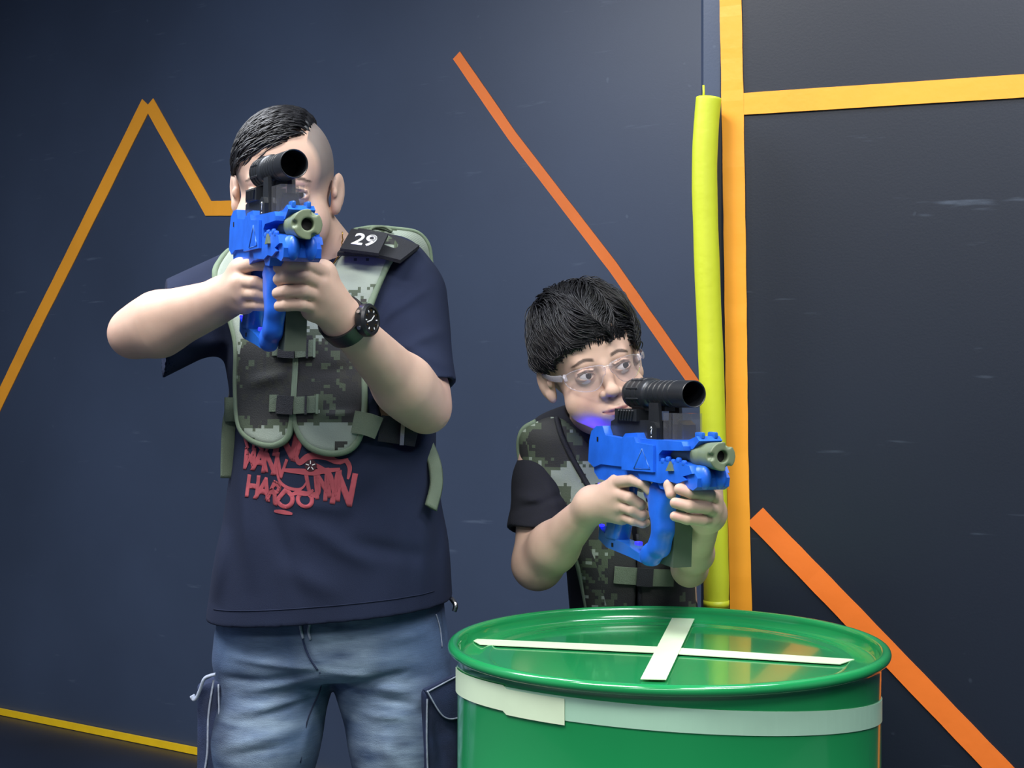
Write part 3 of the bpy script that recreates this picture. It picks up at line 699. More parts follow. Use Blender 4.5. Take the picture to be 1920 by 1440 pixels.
def glow(g, m3, loc, e):
    l = bpy.data.lights.new('gun_lamp', 'POINT'); l.energy = e; l.color = (0.03, 0.02, 1); l.shadow_soft_size = 0.004
    o = bpy.data.objects.new('gun_lamp', l); C.objects.link(o); o.location = Vector(m3 @ np.array(loc))+g.location
def lamp_at(p, e):
    l = bpy.data.lights.new('gun_lamp', 'POINT'); l.energy = e; l.color = (0.05, 0.03, 1); l.shadow_soft_size = 0.004
    o = bpy.data.objects.new('gun_lamp', l); C.objects.link(o); o.location = p
lamp_at(P(1106, 820, 2.222), 0.10)
lamp_at(P(594, 472, 2.085), 0.12)
# ---------------------------------------------------------------- people: shared pieces
SK = np.array(lin((207, 176, 157)))
def add_head(fl, o, Rm, s, kid=False):
    T = lambda *l: np.asarray(o)+Rm @ (np.asarray(l, float)*s)
    def E(c, r, k=0.01, op='u', rot=None):
        rr = Rm if rot is None else Rm @ rot
        fl.ell(T(*c), np.asarray(r)*s, rr, k*s, op)
    E((0, 0.022, 0.040), (0.076, 0.096, 0.083))                                   # cranium
    E((0, 0.060, 0.005), (0.062, 0.055, 0.060), 0.03)
    E((0, -0.030, 0.040), (0.066, 0.056, 0.060), 0.03)                             # forehead
    if kid:
        E((0, -0.022, -0.040), (0.064, 0.064, 0.062), 0.03)
        E((0, -0.052, -0.088), (0.026, 0.026, 0.022), 0.03)
        for q in (-1, 1): E((q*0.041, -0.050, -0.046), (0.030, 0.030, 0.032), 0.02)
    else:
        E((0, -0.016, -0.050), (0.072, 0.066, 0.066), 0.03)
        E((0, -0.052, -0.098), (0.032, 0.028, 0.022), 0.03)
        for q in (-1, 1): E((q*0.042, -0.046, -0.046), (0.030, 0.032, 0.036), 0.02)
    for q in (-1, 1):                                                             # eye sockets
        E((q*0.033, -0.094, 0.001), (0.021, 0.014, 0.011), 0.012, 's')
    fl.cap(T(-0.036, -0.076, 0.020), T(0.036, -0.076, 0.020), 0.0085*s, k=0.016*s)
    fl.chain([T(0, -0.084, 0.010), T(0, -0.090, -0.010), T(0, -0.100, -0.030)], [0.0065*s, 0.0075*s, 0.0105*s], 0.012*s)
    E((0, -0.103, -0.034), (0.0115, 0.0095, 0.0085), 0.006)
    for q in (-1, 1): E((q*0.0135, -0.092, -0.036), (0.0075, 0.0095, 0.0072), 0.005)
    for q in (-1, 1): E((q*0.0062, -0.100, -0.0445), (0.0036, 0.0058, 0.0036), 0.002, 's')
    for q in (-1, 1):                                                             # lids, with a slanting opening
        E((q*0.033, -0.0735, 0.000), (0.0165, 0.0145, 0.0115), 0.006)
    ha = 0.0041 if kid else 0.0036
    for q in (-1, 1):
        ro = np.array(Matrix.Rotation(R(-q*5), 3, 'Y'))
        E((q*0.033, -0.088, 0.000), (0.0135, 0.012, ha), 0.0012, 's', ro)
        fl.chain([T(q*0.019, -0.0865, 0.0062+ha*0.3), T(q*0.032, -0.0895, 0.0105+ha*0.25), T(q*0.047, -0.0815, 0.0070+ha*0.3)], [0.0010*s, 0.0016*s, 0.0012*s], 0.004*s)
    # mouth
    E((0, -0.081, -0.066), (0.028, 0.015, 0.018), 0.02)
    mz = -0.0650
    fl.chain([T(-0.021, -0.088, mz+0.001), T(-0.008, -0.0965, mz+0.0035), T(0, -0.0970, mz+0.0025), T(0.008, -0.0965, mz+0.0035), T(0.021, -0.088, mz+0.001)], [0.0016*s, 0.0030*s, 0.0030*s, 0.0030*s, 0.0016*s], 0.004*s)
    fl.chain([T(-0.018, -0.088, mz-0.003), T(0, -0.0960, mz-0.0065), T(0.018, -0.088, mz-0.003)], [0.0020*s, 0.0040*s, 0.0020*s], 0.004*s)
    fl.chain([T(-0.023, -0.090, mz), T(-0.011, -0.1005, mz-0.0006), T(0, -0.1025, mz-0.0012), T(0.011, -0.1005, mz-0.0006), T(0.023, -0.090, mz)], [0.0010*s]*5, 0.002*s, 's')
    # ears
    for q in (-1, 1):
        re = np.array(Matrix.Rotation(R(q*(-32 if kid else -24)), 3, 'Z') @ Matrix.Rotation(R(-8), 3, 'X'))
        E((q*0.083, 0.018, -0.004), (0.0065, 0.019, 0.031), 0.006, 'u', re)
        E((q*0.081, 0.008, -0.026), (0.0065, 0.010, 0.013), 0.006, 'u', re)
        E((q*0.0925, 0.011, 0.000), (0.0075, 0.0125, 0.0215), 0.003, 's', re)
        E((q*0.080, -0.001, -0.004), (0.0045, 0.006, 0.008), 0.004, 'u', re)
    return T
def head_cols(v, o, Rm, s, kid=False, fade=False):
    l = ((v-np.asarray(o)) @ Rm)/s; c = np.tile(SK, (len(v), 1)); x, y, z = l.T
    def blend(mask, col):
        nonlocal c; mask = np.clip(mask, 0, 1)[:, None]; c = c*(1-mask)+np.array(col)*mask
    near = (np.abs(x) < 0.11) & (z > -0.13) & (z < 0.16)
    front = (y < -0.05) & near
    ax = np.abs(x)
    blend(front*np.exp(-(((ax-0.043)/0.02)**2+((z+0.045)/0.02)**2))*0.22, lin((225, 150, 135)))
    mz = -0.0655; up = 0.0050-0.0030*np.clip(ax/0.024, 0, 1)**2; dn = 0.0092*(1-np.clip(ax/0.023, 0, 1)**2)
    lip = front*(y < -0.078)*np.clip((0.0235-ax)/0.002, 0, 1)*np.clip((z-(mz-dn))/0.0012, 0, 1)*np.clip((mz+up-z)/0.0012, 0, 1)
    blend(lip*0.75, lin((190, 122, 116)))
    ml = mz-0.0010*(1-(ax/0.023)**2); blend(front*(y < -0.078)*np.clip((0.0245-ax)/0.002, 0, 1)*np.exp(-((z-ml)/0.0011)**2)*0.75, lin((92, 48, 48)))
    blend(front*(y < -0.085)*np.exp(-((ax-0.0062)/0.004)**2-((z+0.0435)/0.0035)**2)*0.8, lin((90, 50, 45)))
    bz = 0.0235+0.004*np.sin(np.clip((ax-0.014)/0.038, 0, 1)*math.pi)-0.004*np.clip((ax-0.03)/0.02, 0, 1)
    bw = 0.0030*np.clip((0.053-ax)/0.014, 0.0, 1)**0.5+0.0006
    blend(front*np.clip((bw-np.abs(z-bz))/0.0012, 0, 1)*np.clip((ax-0.013)/0.004, 0, 1)*np.clip((0.053-ax)/0.004, 0, 1)*(0.85 if kid else 0.85), lin((34, 27, 26)))
    ha = 0.0041 if kid else 0.0036
    ee = np.clip((ax-0.033)/0.0145, -1, 1); top = ha*np.sqrt(np.maximum(1-ee**2, 0))+0.0006+(ax-0.033)*0.087
    blend(front*(np.abs(ax-0.033) < 0.0150)*np.clip((0.0015-np.abs(z-top))/0.0010, 0, 1)*0.85, lin((35, 24, 24)))
    if fade:                                                                     # clipped sides
        d = np.clip((z-0.002+np.clip(-y-0.02, 0, 1)*0.3)/0.03, 0, 1)*(ax > 0.045)*np.clip((y+0.062)/0.012, 0, 1)*near*(z < 0.13)*(np.abs(x) < 0.081)
        blend(d*0.80, lin((104, 106, 108)))
    return c
def eyes(parent, T, Rm, s, gaze, shift):
    for q in (-1, 1):
        c = T(q*0.033, -0.0735, 0.0); r = 0.0136*s
        d = Rm @ np.array([math.sin(R(gaze[0])), -math.cos(R(gaze[0])), math.sin(R(gaze[1]))]); d /= np.linalg.norm(d)
        bm = bmesh.new(); pr = [(0, r)]
        for a in (8, 13, 20, 26, 32, 45, 60, 80, 100, 120, 140, 160): pr.append((r*math.sin(R(a)), r*math.cos(R(a))))
        pr.append((0, -r)); mtx = Matrix.Translation(c) @ Vector(d).to_track_quat('Z', 'Y').to_matrix().to_4x4()
        lathe(bm, pr, 32, mtx)
        for f in bm.faces:
            a = (f.calc_center_median()-Vector(c)).angle(Vector(d)); f.material_index = 1 if a < R(26) else 0
        bobj('eye', bm, [M['eyewhite'], M['iris']], parent, 3.0, shift=shift)
def strands(name, roots, flow, surf, m, parent, shift, length, width, nseg=8, lift=None, rngs=rng):
    """locks of hair laid along a scalp: surf(p, h) puts p back at height h over the scalp, flow(p) is the combing direction"""
    V = []; F = []; base = 0
    for i, p in enumerate(roots):
        L = length(p)*rngs.uniform(0.75, 1.15); w = width*rngs.uniform(0.7, 1.3); h1 = (lift(p) if lift else 0.008)*rngs.uniform(0.75, 1.25)
        q = p.copy(); pts = []; jit = rngs.normal(0, 0.16, 3)
        for k in range(nseg+1):
            t = k/nseg; hh = 0.002+h1*math.sin(min(1, t*1.6)*math.pi/2)*(1-0.35*t); pts.append(surf(q, hh)); d = flow(q)+jit*(0.5+t*0.6); d /= np.linalg.norm(d)+1e-9; q = surf(q, 0)+d*L/nseg
        pts = np.array(pts); rad = w*np.array([0.75, 1, 1, 1, 0.95, 0.85, 0.7, 0.45, 0.08])[:nseg+1]
        v, f = tube_arrays(pts, rad, 3); V.append(v); F += [tuple(a+base for a in g) for g in f if len(g) == 4]; base += len(v)
    V = np.concatenate(V); return fmesh(name, V, np.array(F), m, parent, shift)
def arm(fl, sh, el, wr, rs, k=0.02):
    sh, el, wr = map(np.asarray, (sh, el, wr)); fl.cap(sh, sh*0.55+el*0.45, rs[0], rs[1], k); fl.cap(sh*0.55+el*0.45, el, rs[1], rs[2], k)
    m = el*0.7+wr*0.3; fl.cap(el, m, rs[2]*0.97, rs[3], k); fl.cap(m, wr, rs[3], rs[4], k)
def hand(fl, wrist, palm, fingers, wr_r, k=0.010):
    g = Fld()
    for a, b, ra, rb in palm: g.cap(a, b, ra, rb, k)
    fl.grp(g, 0.016)
    h = Fld()
    for pts, rs in fingers: fg = Fld(); fg.chain(pts, [q*0.88 for q in rs], 0.002); h.grp(fg, 0.0012)
    fl.grp(h, 0.0035)
def shoe(parent, x, y, yaw, L, shift):
    rot = np.array(Matrix.Rotation(R(yaw), 3, 'Z')); f = Fld(); c = np.array([x, y, 0.0])
    T = lambda a, b, z: c+rot @ np.array([a, b, z])
    f.cap(T(0, 0.05, 0.045), T(0, -0.03, 0.05), 0.036, 0.036, 0.02); f.cap(T(0, -0.03, 0.045), T(0, -L*0.62, 0.038), 0.038, 0.034, 0.03); f.cap(T(0, 0.03, 0.06), T(0, 0.03, 0.11), 0.038, 0.042, 0.02)
    f.bx(T(0, -0.05, 0.1), (0.2, 0.3, 0.098), rot, k=0.003, op='i')
    o = sculpt('shoe', f, 0.004, M['shoe'], parent, shift)
    bm = bmesh.new(); n = 28; pts = []
    for i in range(n):
        a = 2*math.pi*i/n; b = -0.08+ (L*0.5)*math.sin(a); pts.append(tuple(T(0.044*math.cos(a)*(1-0.12*math.sin(a)), b+0.02, 0)[:2]))
    prism(bm, pts, 0.0, 0.016, 'z'); bobj('sole', bm, M['sole'], o, shift=shift)
def text_mesh(s, size):
    cu = bpy.data.curves.new('t', 'FONT'); cu.body = s; cu.size = size; cu.align_x = 'CENTER'; cu.align_y = 'CENTER'; cu.offset = size*(0.042 if len(s) == 1 else 0.012)
    o = bpy.data.objects.new('t', cu); C.objects.link(o); dg = bpy.context.evaluated_depsgraph_get(); me = bpy.data.meshes.new_from_object(o.evaluated_get(dg))
    bm = bmesh.new(); bm.from_mesh(me); bpy.data.objects.remove(o); bpy.data.curves.remove(cu); bpy.data.meshes.remove(me); return bm
def splitlong(bm, mx):
    for _ in range(5):
        bmesh.ops.triangulate(bm, faces=bm.faces); es = [e for e in bm.edges if e.calc_length() > mx]
        if not es: break
        bmesh.ops.subdivide_edges(bm, edges=es, cuts=1)
    bmesh.ops.triangulate(bm, faces=bm.faces)
def folds(lines, ymax=None):                          # cloth creases: list of (a, b, width, height); with ymax they run over the whole front
    L = [(np.asarray(a, float), np.asarray(b, float), w_, h_) for a, b, w_, h_ in lines]
    D = np.array([1.0, 0.0 if ymax else 1.0, 1.0])
    def fn(p):
        d = np.zeros(len(p)); pd = p*D; lo = pd.min(0); hi = pd.max(0); g = 1.0 if ymax is None else np.clip((ymax-p[:, 1])/0.03, 0, 1)
        for a, b, w_, h_ in L:
            a = a*D; b = b*D; ab = b-a; e_ = 0.15*np.abs(ab)+w_*3
            if (np.minimum(a, b)-e_ > hi).any() or (np.maximum(a, b)+e_ < lo).any(): continue
            t = np.clip(((pd-a) @ ab)/(ab @ ab), -0.15, 1.15); r = np.sqrt(((pd-a-t[:, None]*ab)**2).sum(1)); e = np.cos(np.clip(np.abs(t-0.5)*1.6, 0, 1)*math.pi/2)**1.3
            d -= h_*np.exp(-(r/w_)**2)*e
        return d*g
    return fn
def panel_field(shirt, poly, ysplit, inner, thick, kr=0.004, back=False):
    """padding that hugs the shirt inside an outline of (x, z)"""
    poly = np.asarray(poly, float)
    def fn(p):
        d1 = shirt.ev(p); d = np.abs(d1-inner-thick/2)-thick/2; e = np.full(len(p), -0.05); k_ = d < 0.05
        if k_.any(): e[k_] = poly2(p[k_][:, [0, 2]], poly)
        d = -smin(-d, -e, kr*2); s = (p[:, 1]-ysplit)*(-1 if back else 1)
        return np.maximum(d, s)
    f = Fld(); c = np.array([poly[:, 0].mean(), ysplit, poly[:, 1].mean()]); f.add(fn, c, np.linalg.norm(poly-poly.mean(0), axis=1).max()+0.02, 0); return f
def on_front(shirt, pts, off):                        # lay a line of frame points on the front of the cloth
    P0 = np.array(pts); y = front_y(shirt, P0[:, 0], P0[:, 1], off); return np.stack([P0[:, 0], y, P0[:, 1]], 1)
def xz(px, py, Y): p = P(px, py, Y); return (p[0], p[2])
# ---------------------------------------------------------------- the man
ML = np.array([-0.29, 2.29, 0.0])
man = empty('person', tuple(ML)); tag(man, 'man in navy T-shirt, camouflage vest and jeans aiming a blue toy gun at left', 'person')
hO = P(534, 357, 2.255)+np.array([0, 0, 0.0]); hR = rot_rpy(0, 1, 13); HS = 1.0
sR, eR, wR = P(472, 524, 2.345), P(248, 626, 2.185), P(424, 556, 2.085)
sL, eL, wL = P(746, 545, 2.335), P(800, 768, 2.19), P(648, 606, 1.99)
body = Fld()
# torso, hips, legs below the clothes
tor = [(1.435, -0.285, 2.335, 0.055, 0.05), (1.41, -0.285, 2.335, 0.10, 0.07), (1.38, -0.29, 2.33, 0.150, 0.088), (1.30, -0.295, 2.32, 0.158, 0.102), (1.20, -0.292, 2.31, 0.150, 0.110), (1.08, -0.292, 2.30, 0.146, 0.120), (0.95, -0.292, 2.30, 0.150, 0.125), (0.82, -0.292, 2.30, 0.155, 0.115)]
body.loft(tor, 0.02)
body.cap(P(622, 500, 2.34), P(565, 430, 2.30), 0.056, 0.056, 0.03)
body.cap((-0.35, 2.34, 1.405), (-0.23, 2.34, 1.405), 0.042, k=0.03)
for hx, kx in ((-0.375, -0.435), (-0.21, -0.165)):
    body.chain([(hx, 2.30, 0.84), (kx, 2.29, 0.50), (kx, 2.32, 0.09)], [0.085, 0.055, 0.038], 0.02)
headF = Fld(); T1 = add_head(headF, hO, hR, HS)
body.grp(headF, 0.02)
arm(body, sR, eR, wR, (0.044, 0.044, 0.0330, 0.0440, 0.0265)); arm(body, sL, eL, wL, (0.045, 0.046, 0.0335, 0.0440, 0.0275))
body.cap(eR*0.86+sR*0.14, eR*0.86+wR*0.14, 0.036, 0.036, 0.03); body.cap(eL*0.86+sL*0.14, eL*0.86+wL*0.14, 0.036, 0.037, 0.03)
# forearm muscle ridge
body.cap(P(300, 590, 2.14), P(400, 566, 2.09), 0.030, 0.022, 0.02); body.cap(P(300, 628, 2.15), P(400, 585, 2.10), 0.030, 0.02, 0.02)
Yr = 2.045; Yl = 1.93
a = lambda x, y, Y: P(x, y, Y)
hand(body, wR, [(wR, a(452, 505, Yr), 0.026, 0.0150), (wR, a(450, 532, Yr-0.012), 0.026, 0.0150), (wR, a(452, 553, Yr-0.008), 0.026, 0.0145), (wR, a(460, 572, Yr), 0.024, 0.013), (a(452, 505, Yr+0.01), a(458, 566, Yr+0.01), 0.017, 0.015)],
     [([a(455, 501, Yr-0.01), a(474, 495, Yr-0.036), a(503, 498, Yr-0.062), a(518, 506, Yr-0.066)], [0.0120, 0.0108, 0.0095, 0.0086]),
      ([a(452, 527, Yr-0.008), a(478, 530, Yr-0.038), a(504, 540, Yr-0.036), a(516, 541, Yr-0.018)], [0.0120, 0.0108, 0.0098, 0.0088]),
      ([a(452, 550, Yr-0.006), a(480, 551, Yr-0.035), a(505, 558, Yr-0.033), a(517, 558, Yr-0.015)], [0.0112, 0.0102, 0.0095, 0.0085]),
      ([a(460, 572, Yr), a(484, 572, Yr-0.028), a(506, 575, Yr-0.028), a(517, 574, Yr-0.01)], [0.0104, 0.0094, 0.0088, 0.0078]),
      ([a(458, 512, Yr+0.03), a(485, 500, Yr+0.035), a(512, 508, Yr+0.025)], [0.012, 0.0105, 0.009])], 0.027)
hand(body, wL, [(wL, a(604, 512, Yl+0.012), 0.027, 0.0165), (wL, a(599, 534, Yl-0.002), 0.027, 0.0165), (wL, a(594, 556, Yl), 0.027, 0.0155), (wL, a(588, 577, Yl+0.008), 0.027, 0.0145), (a(606, 512, Yl+0.02), a(586, 580, Yl+0.015), 0.018, 0.016)],
     [([a(602, 510, Yl-0.004), a(576, 497, Yl-0.034), a(545, 495, Yl-0.040), a(523, 502, Yl-0.026)], [0.0122, 0.0112, 0.0104, 0.0094]),
      ([a(598, 532, Yl-0.004), a(572, 519, Yl-0.034), a(540, 519, Yl-0.036), a(523, 524, Yl-0.020)], [0.0122, 0.0112, 0.0106, 0.0098]),
      ([a(593, 554, Yl-0.002), a(568, 546, Yl-0.032), a(537, 547, Yl-0.034), a(521, 550, Yl-0.018)], [0.0118, 0.0108, 0.0102, 0.0096]),
      ([a(588, 576, Yl+0.004), a(564, 571, Yl-0.026), a(538, 572, Yl-0.028), a(524, 574, Yl-0.014)], [0.0108, 0.0100, 0.0096, 0.0090]),
      ([a(612, 535, Yl+0.055), a(592, 510, Yl+0.062), a(566, 500, Yl+0.055)], [0.014, 0.0115, 0.0095])], 0.028)
def mcol(v):
    c = head_cols(v, hO, hR, HS, fade=True)
    for p, r in ((eR, 0.035), (eL, 0.04)):
        w_ = np.exp(-(((v-p)**2).sum(1))/(r*r))[:, None]*0.35; c = c*(1-w_)+np.array(lin((205, 140, 122)))*w_
    return c
sculpt('body', body, 0.0023, M['skin'], man, ML, relax=1, colfn=mcol)
eyes(man, T1, hR, HS, (10, 4), ML)

# T-shirt
shirtT = [(1.455, -0.285, 2.34, 0.06, 0.05), (1.425, -0.290, 2.335, 0.13, 0.075), (1.395, -0.297, 2.33, 0.176, 0.098), (1.32, -0.298, 2.32, 0.182, 0.115), (1.22, -0.292, 2.31, 0.168, 0.124), (1.10, -0.290, 2.30, 0.165, 0.138), (1.00, -0.292, 2.295, 0.176, 0.150), (0.92, -0.294, 2.295, 0.190, 0.156), (0.86, -0.294, 2.295, 0.199, 0.160), (0.80, -0.294, 2.295, 0.203, 0.160)]
core = Fld(); core.loft(shirtT, 0.02); core.cap((-0.37, 2.335, 1.405), (-0.20, 2.335, 1.415), 0.062, 0.062, 0.04)
shirt = Fld(); shirt.grp(core, 0)
shirt.cone(P(466, 540, 2.355), P(308, 616, 2.235), 0.070, 0.069, 0.03, n=np.array([-1, -0.3, 0.05]))
shirt.cone(P(748, 556, 2.325), P(778, 732, 2.215), 0.068, 0.067, 0.035, n=np.array([0.25, -0.2, -1]))
f1 = folds([(P(760, 520, 2.24), P(700, 640, 2.2), 0.010, 0.006), (P(800, 540, 2.24), P(715, 600, 2.2), 0.009, 0.006), (P(825, 620, 2.2), P(735, 660, 2.2), 0.010, 0.007), (P(838, 690, 2.2), P(750, 640, 2.2), 0.009, 0.006), (P(790, 480, 2.28), P(730, 560, 2.2), 0.008, -0.005),
            (P(440, 500, 2.26), P(340, 560, 2.18), 0.009, 0.005), (P(430, 640, 2.26), P(340, 650, 2.18), 0.011, 0.007), (P(420, 600, 2.26), P(330, 640, 2.2), 0.008, -0.006),
            (P(440, 860, 2.15), P(470, 1090, 2.15), 0.016, 0.011), (P(480, 900, 2.14), P(560, 1110, 2.14), 0.014, -0.007), (P(560, 980, 2.14), P(700, 1060, 2.13), 0.016, 0.010), (P(600, 1010, 2.14), P(800, 1050, 2.15), 0.014, -0.006), (P(700, 900, 2.14), P(640, 1000, 2.14), 0.014, -0.006), (P(800, 900, 2.2), P(790, 1120, 2.2), 0.014, 0.009), (P(835, 900, 2.25), P(840, 1120, 2.25), 0.012, 0.008),
            (P(760, 960, 2.16), P(740, 1130, 2.15), 0.018, 0.006), (P(420, 1000, 2.2), P(405, 1120, 2.2), 0.015, 0.009), (P(520, 940, 2.14), P(660, 960, 2.13), 0.010, 0.005), (P(520, 1060, 2.13), P(640, 1120, 2.13), 0.018, 0.006)], 2.33)
shirt.add(lambda p: f1(p)*0.85, ML+(0, 0, 1.1), 2, 0, 'd')
hemn = np.array([0.08, 0.02, -1.0]); hemn /= np.linalg.norm(hemn); hp = np.array([-0.29, 2.29, 0.868])
shirt.add(lambda p: (p-hp) @ hemn, hp, 3, 0.003, 'i')
inner = Fld(); inner.loft([(z, cx, cy, aa-0.007, bb-0.007) for z, cx, cy, aa, bb in shirtT if z < 1.0], 0); inner.add(lambda p: (p-hp-(0, 0, 0.05)) @ -hemn, hp, 3, 0.003, 'i')
inner = Fld(); inner.loft([(z, cx, cy, aa-0.007, bb-0.007) for z, cx, cy, aa, bb in shirtT if z < 0.93], 0)
shirt.grp(inner, 0.002, 's')
for c_, n_, r_, l_ in ((P(308, 616, 2.235), P(308, 616, 2.235)-P(466, 540, 2.355), 0.065, 0.02), (P(778, 732, 2.215), P(778, 732, 2.215)-P(748, 556, 2.325), 0.062, 0.03)):
    n_ = n_/np.linalg.norm(n_); shirt.cap(c_-n_*-0.005, c_+n_*0.05, r_*0.97, r_, 0.003, 's')
shirt.cap(P(616, 480, 2.33), P(585, 410, 2.29), 0.061, 0.072, 0.004, 's')
so = sculpt('t_shirt', shirt, 0.0028, M['navy'], man, ML, relax=1)
# stitched hem line
hl = []
for t in np.linspace(-0.175, 0.17, 60):
    x = -0.292+t; z = hp[2]+0.08*(x-hp[0])+0.024; hl.append((x, z))
tube('hem_seam', on_front(shirt, hl, 0.0004), 0.0009, M['navy'], so, 6, shift=ML)

# print on the shirt
def lay_print(bm, cx, cy, rot, sx, sy, warp, name, m, parent, surf, off, shift, Yr=2.13):
    splitlong(bm, 0.006)
    cr, sr = math.cos(R(rot)), math.sin(R(rot)); c0 = P(cx, cy, Yr); X = []; Z = []
    for v in bm.verts:
        x, z = v.co.x*sx, v.co.y*sy; z += warp(x); X.append(c0[0]+x*cr-z*sr); Z.append(c0[2]+x*sr+z*cr)
    y = front_y(surf, X, Z, off)
    for v, x, yy, z in zip(bm.verts, X, y, Z): v.co = (x, yy, z)
    r = bmesh.ops.extrude_face_region(bm, geom=list(bm.faces)); bmesh.ops.translate(bm, verts=[v for v in r['geom'] if isinstance(v, bmesh.types.BMVert)], vec=(0, 0.0012, 0))
    return bobj(name, bm, m, parent, shift=shift)
rows = [[('I', 452, 838, 20, 24, 1.0), ('N', 478, 842, -5, 22, 1), ('W', 506, 842, -8, 28, 0.8), ('N', 534, 842, -10, 50, 0.8), ('I', 556, 852, -16, 44, 1.0)],
        [('M', 461, 870, -2, 40, 0.55), ('A', 484, 872, -6, 42, 0.72), ('N', 504, 877, -8, 42, 0.66), ('N', 522, 885, -18, 36, 0.6)],
        [('H', 470, 922, -4, 40, 0.62), ('A', 492, 927, -12, 42, 0.66), ('R', 513, 933, -26, 40, 0.7), ('D', 536, 945, -40, 34, 0.9), ('O', 574, 945, -30, 28, 1.0), ('U', 590, 918, 12, 46, 0.55), ('N', 607, 916, 6, 54, 0.5), ('N', 626, 920, -2, 56, 0.5), ('N', 647, 926, -10, 60, 0.62)],
        [('I', 654, 846, 5, 16, 1.6)]]
for row in rows:
    for ch, cx, cy, rt, hpx, wd in row:
        bm = text_mesh(ch, hpx/FPX*2.13*1.38); lay_print(bm, cx-7, cy-4, rt, wd*1.15, 1.0, lambda x: 0, 'print_letter', M['print'], so, shirt, 0.0009, ML)
def blob(px, wpx):                                     # flowing brush strokes of the print
    q = smoothline([(x-7, y-4, 0) for x, y in px], 6); n = len(q); bm = bmesh.new(); L_ = []; R_ = []
    T_ = np.gradient(q[:, :2], axis=0); T_ /= np.linalg.norm(T_, axis=1)[:, None]
    for i in range(n):
        w_ = wpx/2*(0.25+0.75*math.sin(math.pi*(0.08+0.84*i/(n-1)))); nx, ny = -T_[i][1]*w_, T_[i][0]*w_
        A_ = P(q[i][0]+nx, q[i][1]+ny, 2.13); B_ = P(q[i][0]-nx, q[i][1]-ny, 2.13); L_.append(bm.verts.new((A_[0], A_[2], 0))); R_.append(bm.verts.new((B_[0], B_[2], 0)))
    for i in range(n-1): bm.faces.new((L_[i], L_[i+1], R_[i+1], R_[i]))
    splitlong(bm, 0.006); X = [v.co.x for v in bm.verts]; Z = [v.co.y for v in bm.verts]; y = front_y(shirt, X, Z, 0.0013)
    for v, x, yy, z in zip(bm.verts, X, y, Z): v.co = (x, yy, z)
    r = bmesh.ops.extrude_face_region(bm, geom=list(bm.faces)); bmesh.ops.translate(bm, verts=[v for v in r['geom'] if isinstance(v, bmesh.types.BMVert)], vec=(0, 0.0012, 0))
    bobj('print_stroke', bm, M['print'], so, shift=ML)
blob([(556, 862), (562, 874), (580, 862), (610, 862), (635, 872), (655, 868)], 13)
blob([(518, 884), (522, 905), (534, 918), (552, 924), (568, 922), (578, 908)], 6)
blob([(530, 888), (560, 890), (588, 892), (606, 890), (640, 886)], 12)
blob([(590, 876), (606, 886), (622, 900), (628, 930)], 10)
blob([(638, 876), (650, 870), (658, 884), (655, 905)], 9)
blob([(545, 936), (560, 930), (578, 932), (590, 925)], 9)
blob([(514, 966), (532, 967), (551, 970)], 8)
ec = P(577, 875, 2.13); ey = front_y(shirt, [ec[0]], [ec[2]], 0.002)[0]
bm = bmesh.new(); lathe(bm, [(0, 0.0), (0.009, 0.0), (0.009, 0.0018), (0, 0.0022)], 24, Matrix.Translation((ec[0], ey, ec[2])) @ Matrix.Rotation(R(90), 4, 'X')); eb = bobj('print_badge', bm, M['maroon'], so, 0.7, shift=ML)
for k in range(5):
    aa = R(90+72*k); bm = bmesh.new(); box(bm, (ec[0]+0.005*math.cos(aa), ey-0.0026, ec[2]+0.005*math.sin(aa)), (0.005, 0.0008, 0.0013), Matrix.Rotation(-aa, 3, 'Y')); bobj('badge_ray', bm, M['white'], so, shift=ML)

# jeans
je = Fld()
je.loft([(0.93, -0.290, 2.30, 0.172, 0.128), (0.86, -0.290, 2.30, 0.180, 0.130), (0.80, -0.292, 2.30, 0.184, 0.128), (0.76, -0.292, 2.30, 0.186, 0.118)], 0.02)
legs = [[(-0.378, 2.30, 0.80), (-0.402, 2.28, 0.66), (-0.415, 2.29, 0.48), (-0.425, 2.31, 0.09)], [(-0.205, 2.30, 0.80), (-0.172, 2.285, 0.64), (-0.160, 2.29, 0.48), (-0.150, 2.31, 0.09)]]
je.chain(legs[0], [0.100, 0.086, 0.072, 0.060], 0.03)
lj = Fld(); lj.chain(legs[1], [0.102, 0.084, 0.072, 0.060], 0.03); je.grp(lj, 0.010)
q = lambda x, y: P(x, y, 2.19)
f2 = folds([(q(598, 1252), q(430, 1235), 0.006, 0.006), (q(598, 1256), q(500, 1275), 0.006, -0.006), (q(500, 1275), q(410, 1278), 0.006, -0.005), (q(590, 1275), q(450, 1300), 0.007, 0.006), (q(590, 1312), q(420, 1342), 0.009, 0.008), (q(585, 1318), q(480, 1345), 0.005, -0.006), (q(420, 1400), q(560, 1370), 0.010, 0.006), (q(600, 1265), q(560, 1440), 0.008, 0.006),
            (q(620, 1260), q(700, 1268), 0.006, 0.005), (q(690, 1290), q(770, 1300), 0.007, 0.007), (q(690, 1310), q(775, 1325), 0.006, -0.006), (q(680, 1345), q(765, 1348), 0.007, 0.007), (q(720, 1200), q(800, 1190), 0.010, 0.004), (q(560, 1200), q(430, 1190), 0.010, 0.004), (q(605, 1250), q(575, 1180), 0.006, 0.005), (q(720, 1380), q(735, 1440), 0.012, 0.006),
            (q(690, 1275), q(765, 1262), 0.005, -0.005), (q(420, 1420), q(540, 1400), 0.007, -0.005)], 2.31)
je.add(lambda p: f2(p)*0.7, (-0.29, 2.2, 0.7), 2, 0, 'd')
je.add(lambda p: 0.10-p[:, 2], (-0.29, 2.2, 0.1), 3, 0.002, 'i')
jo = sculpt('jeans', je, 0.003, M['denim'], man, ML)
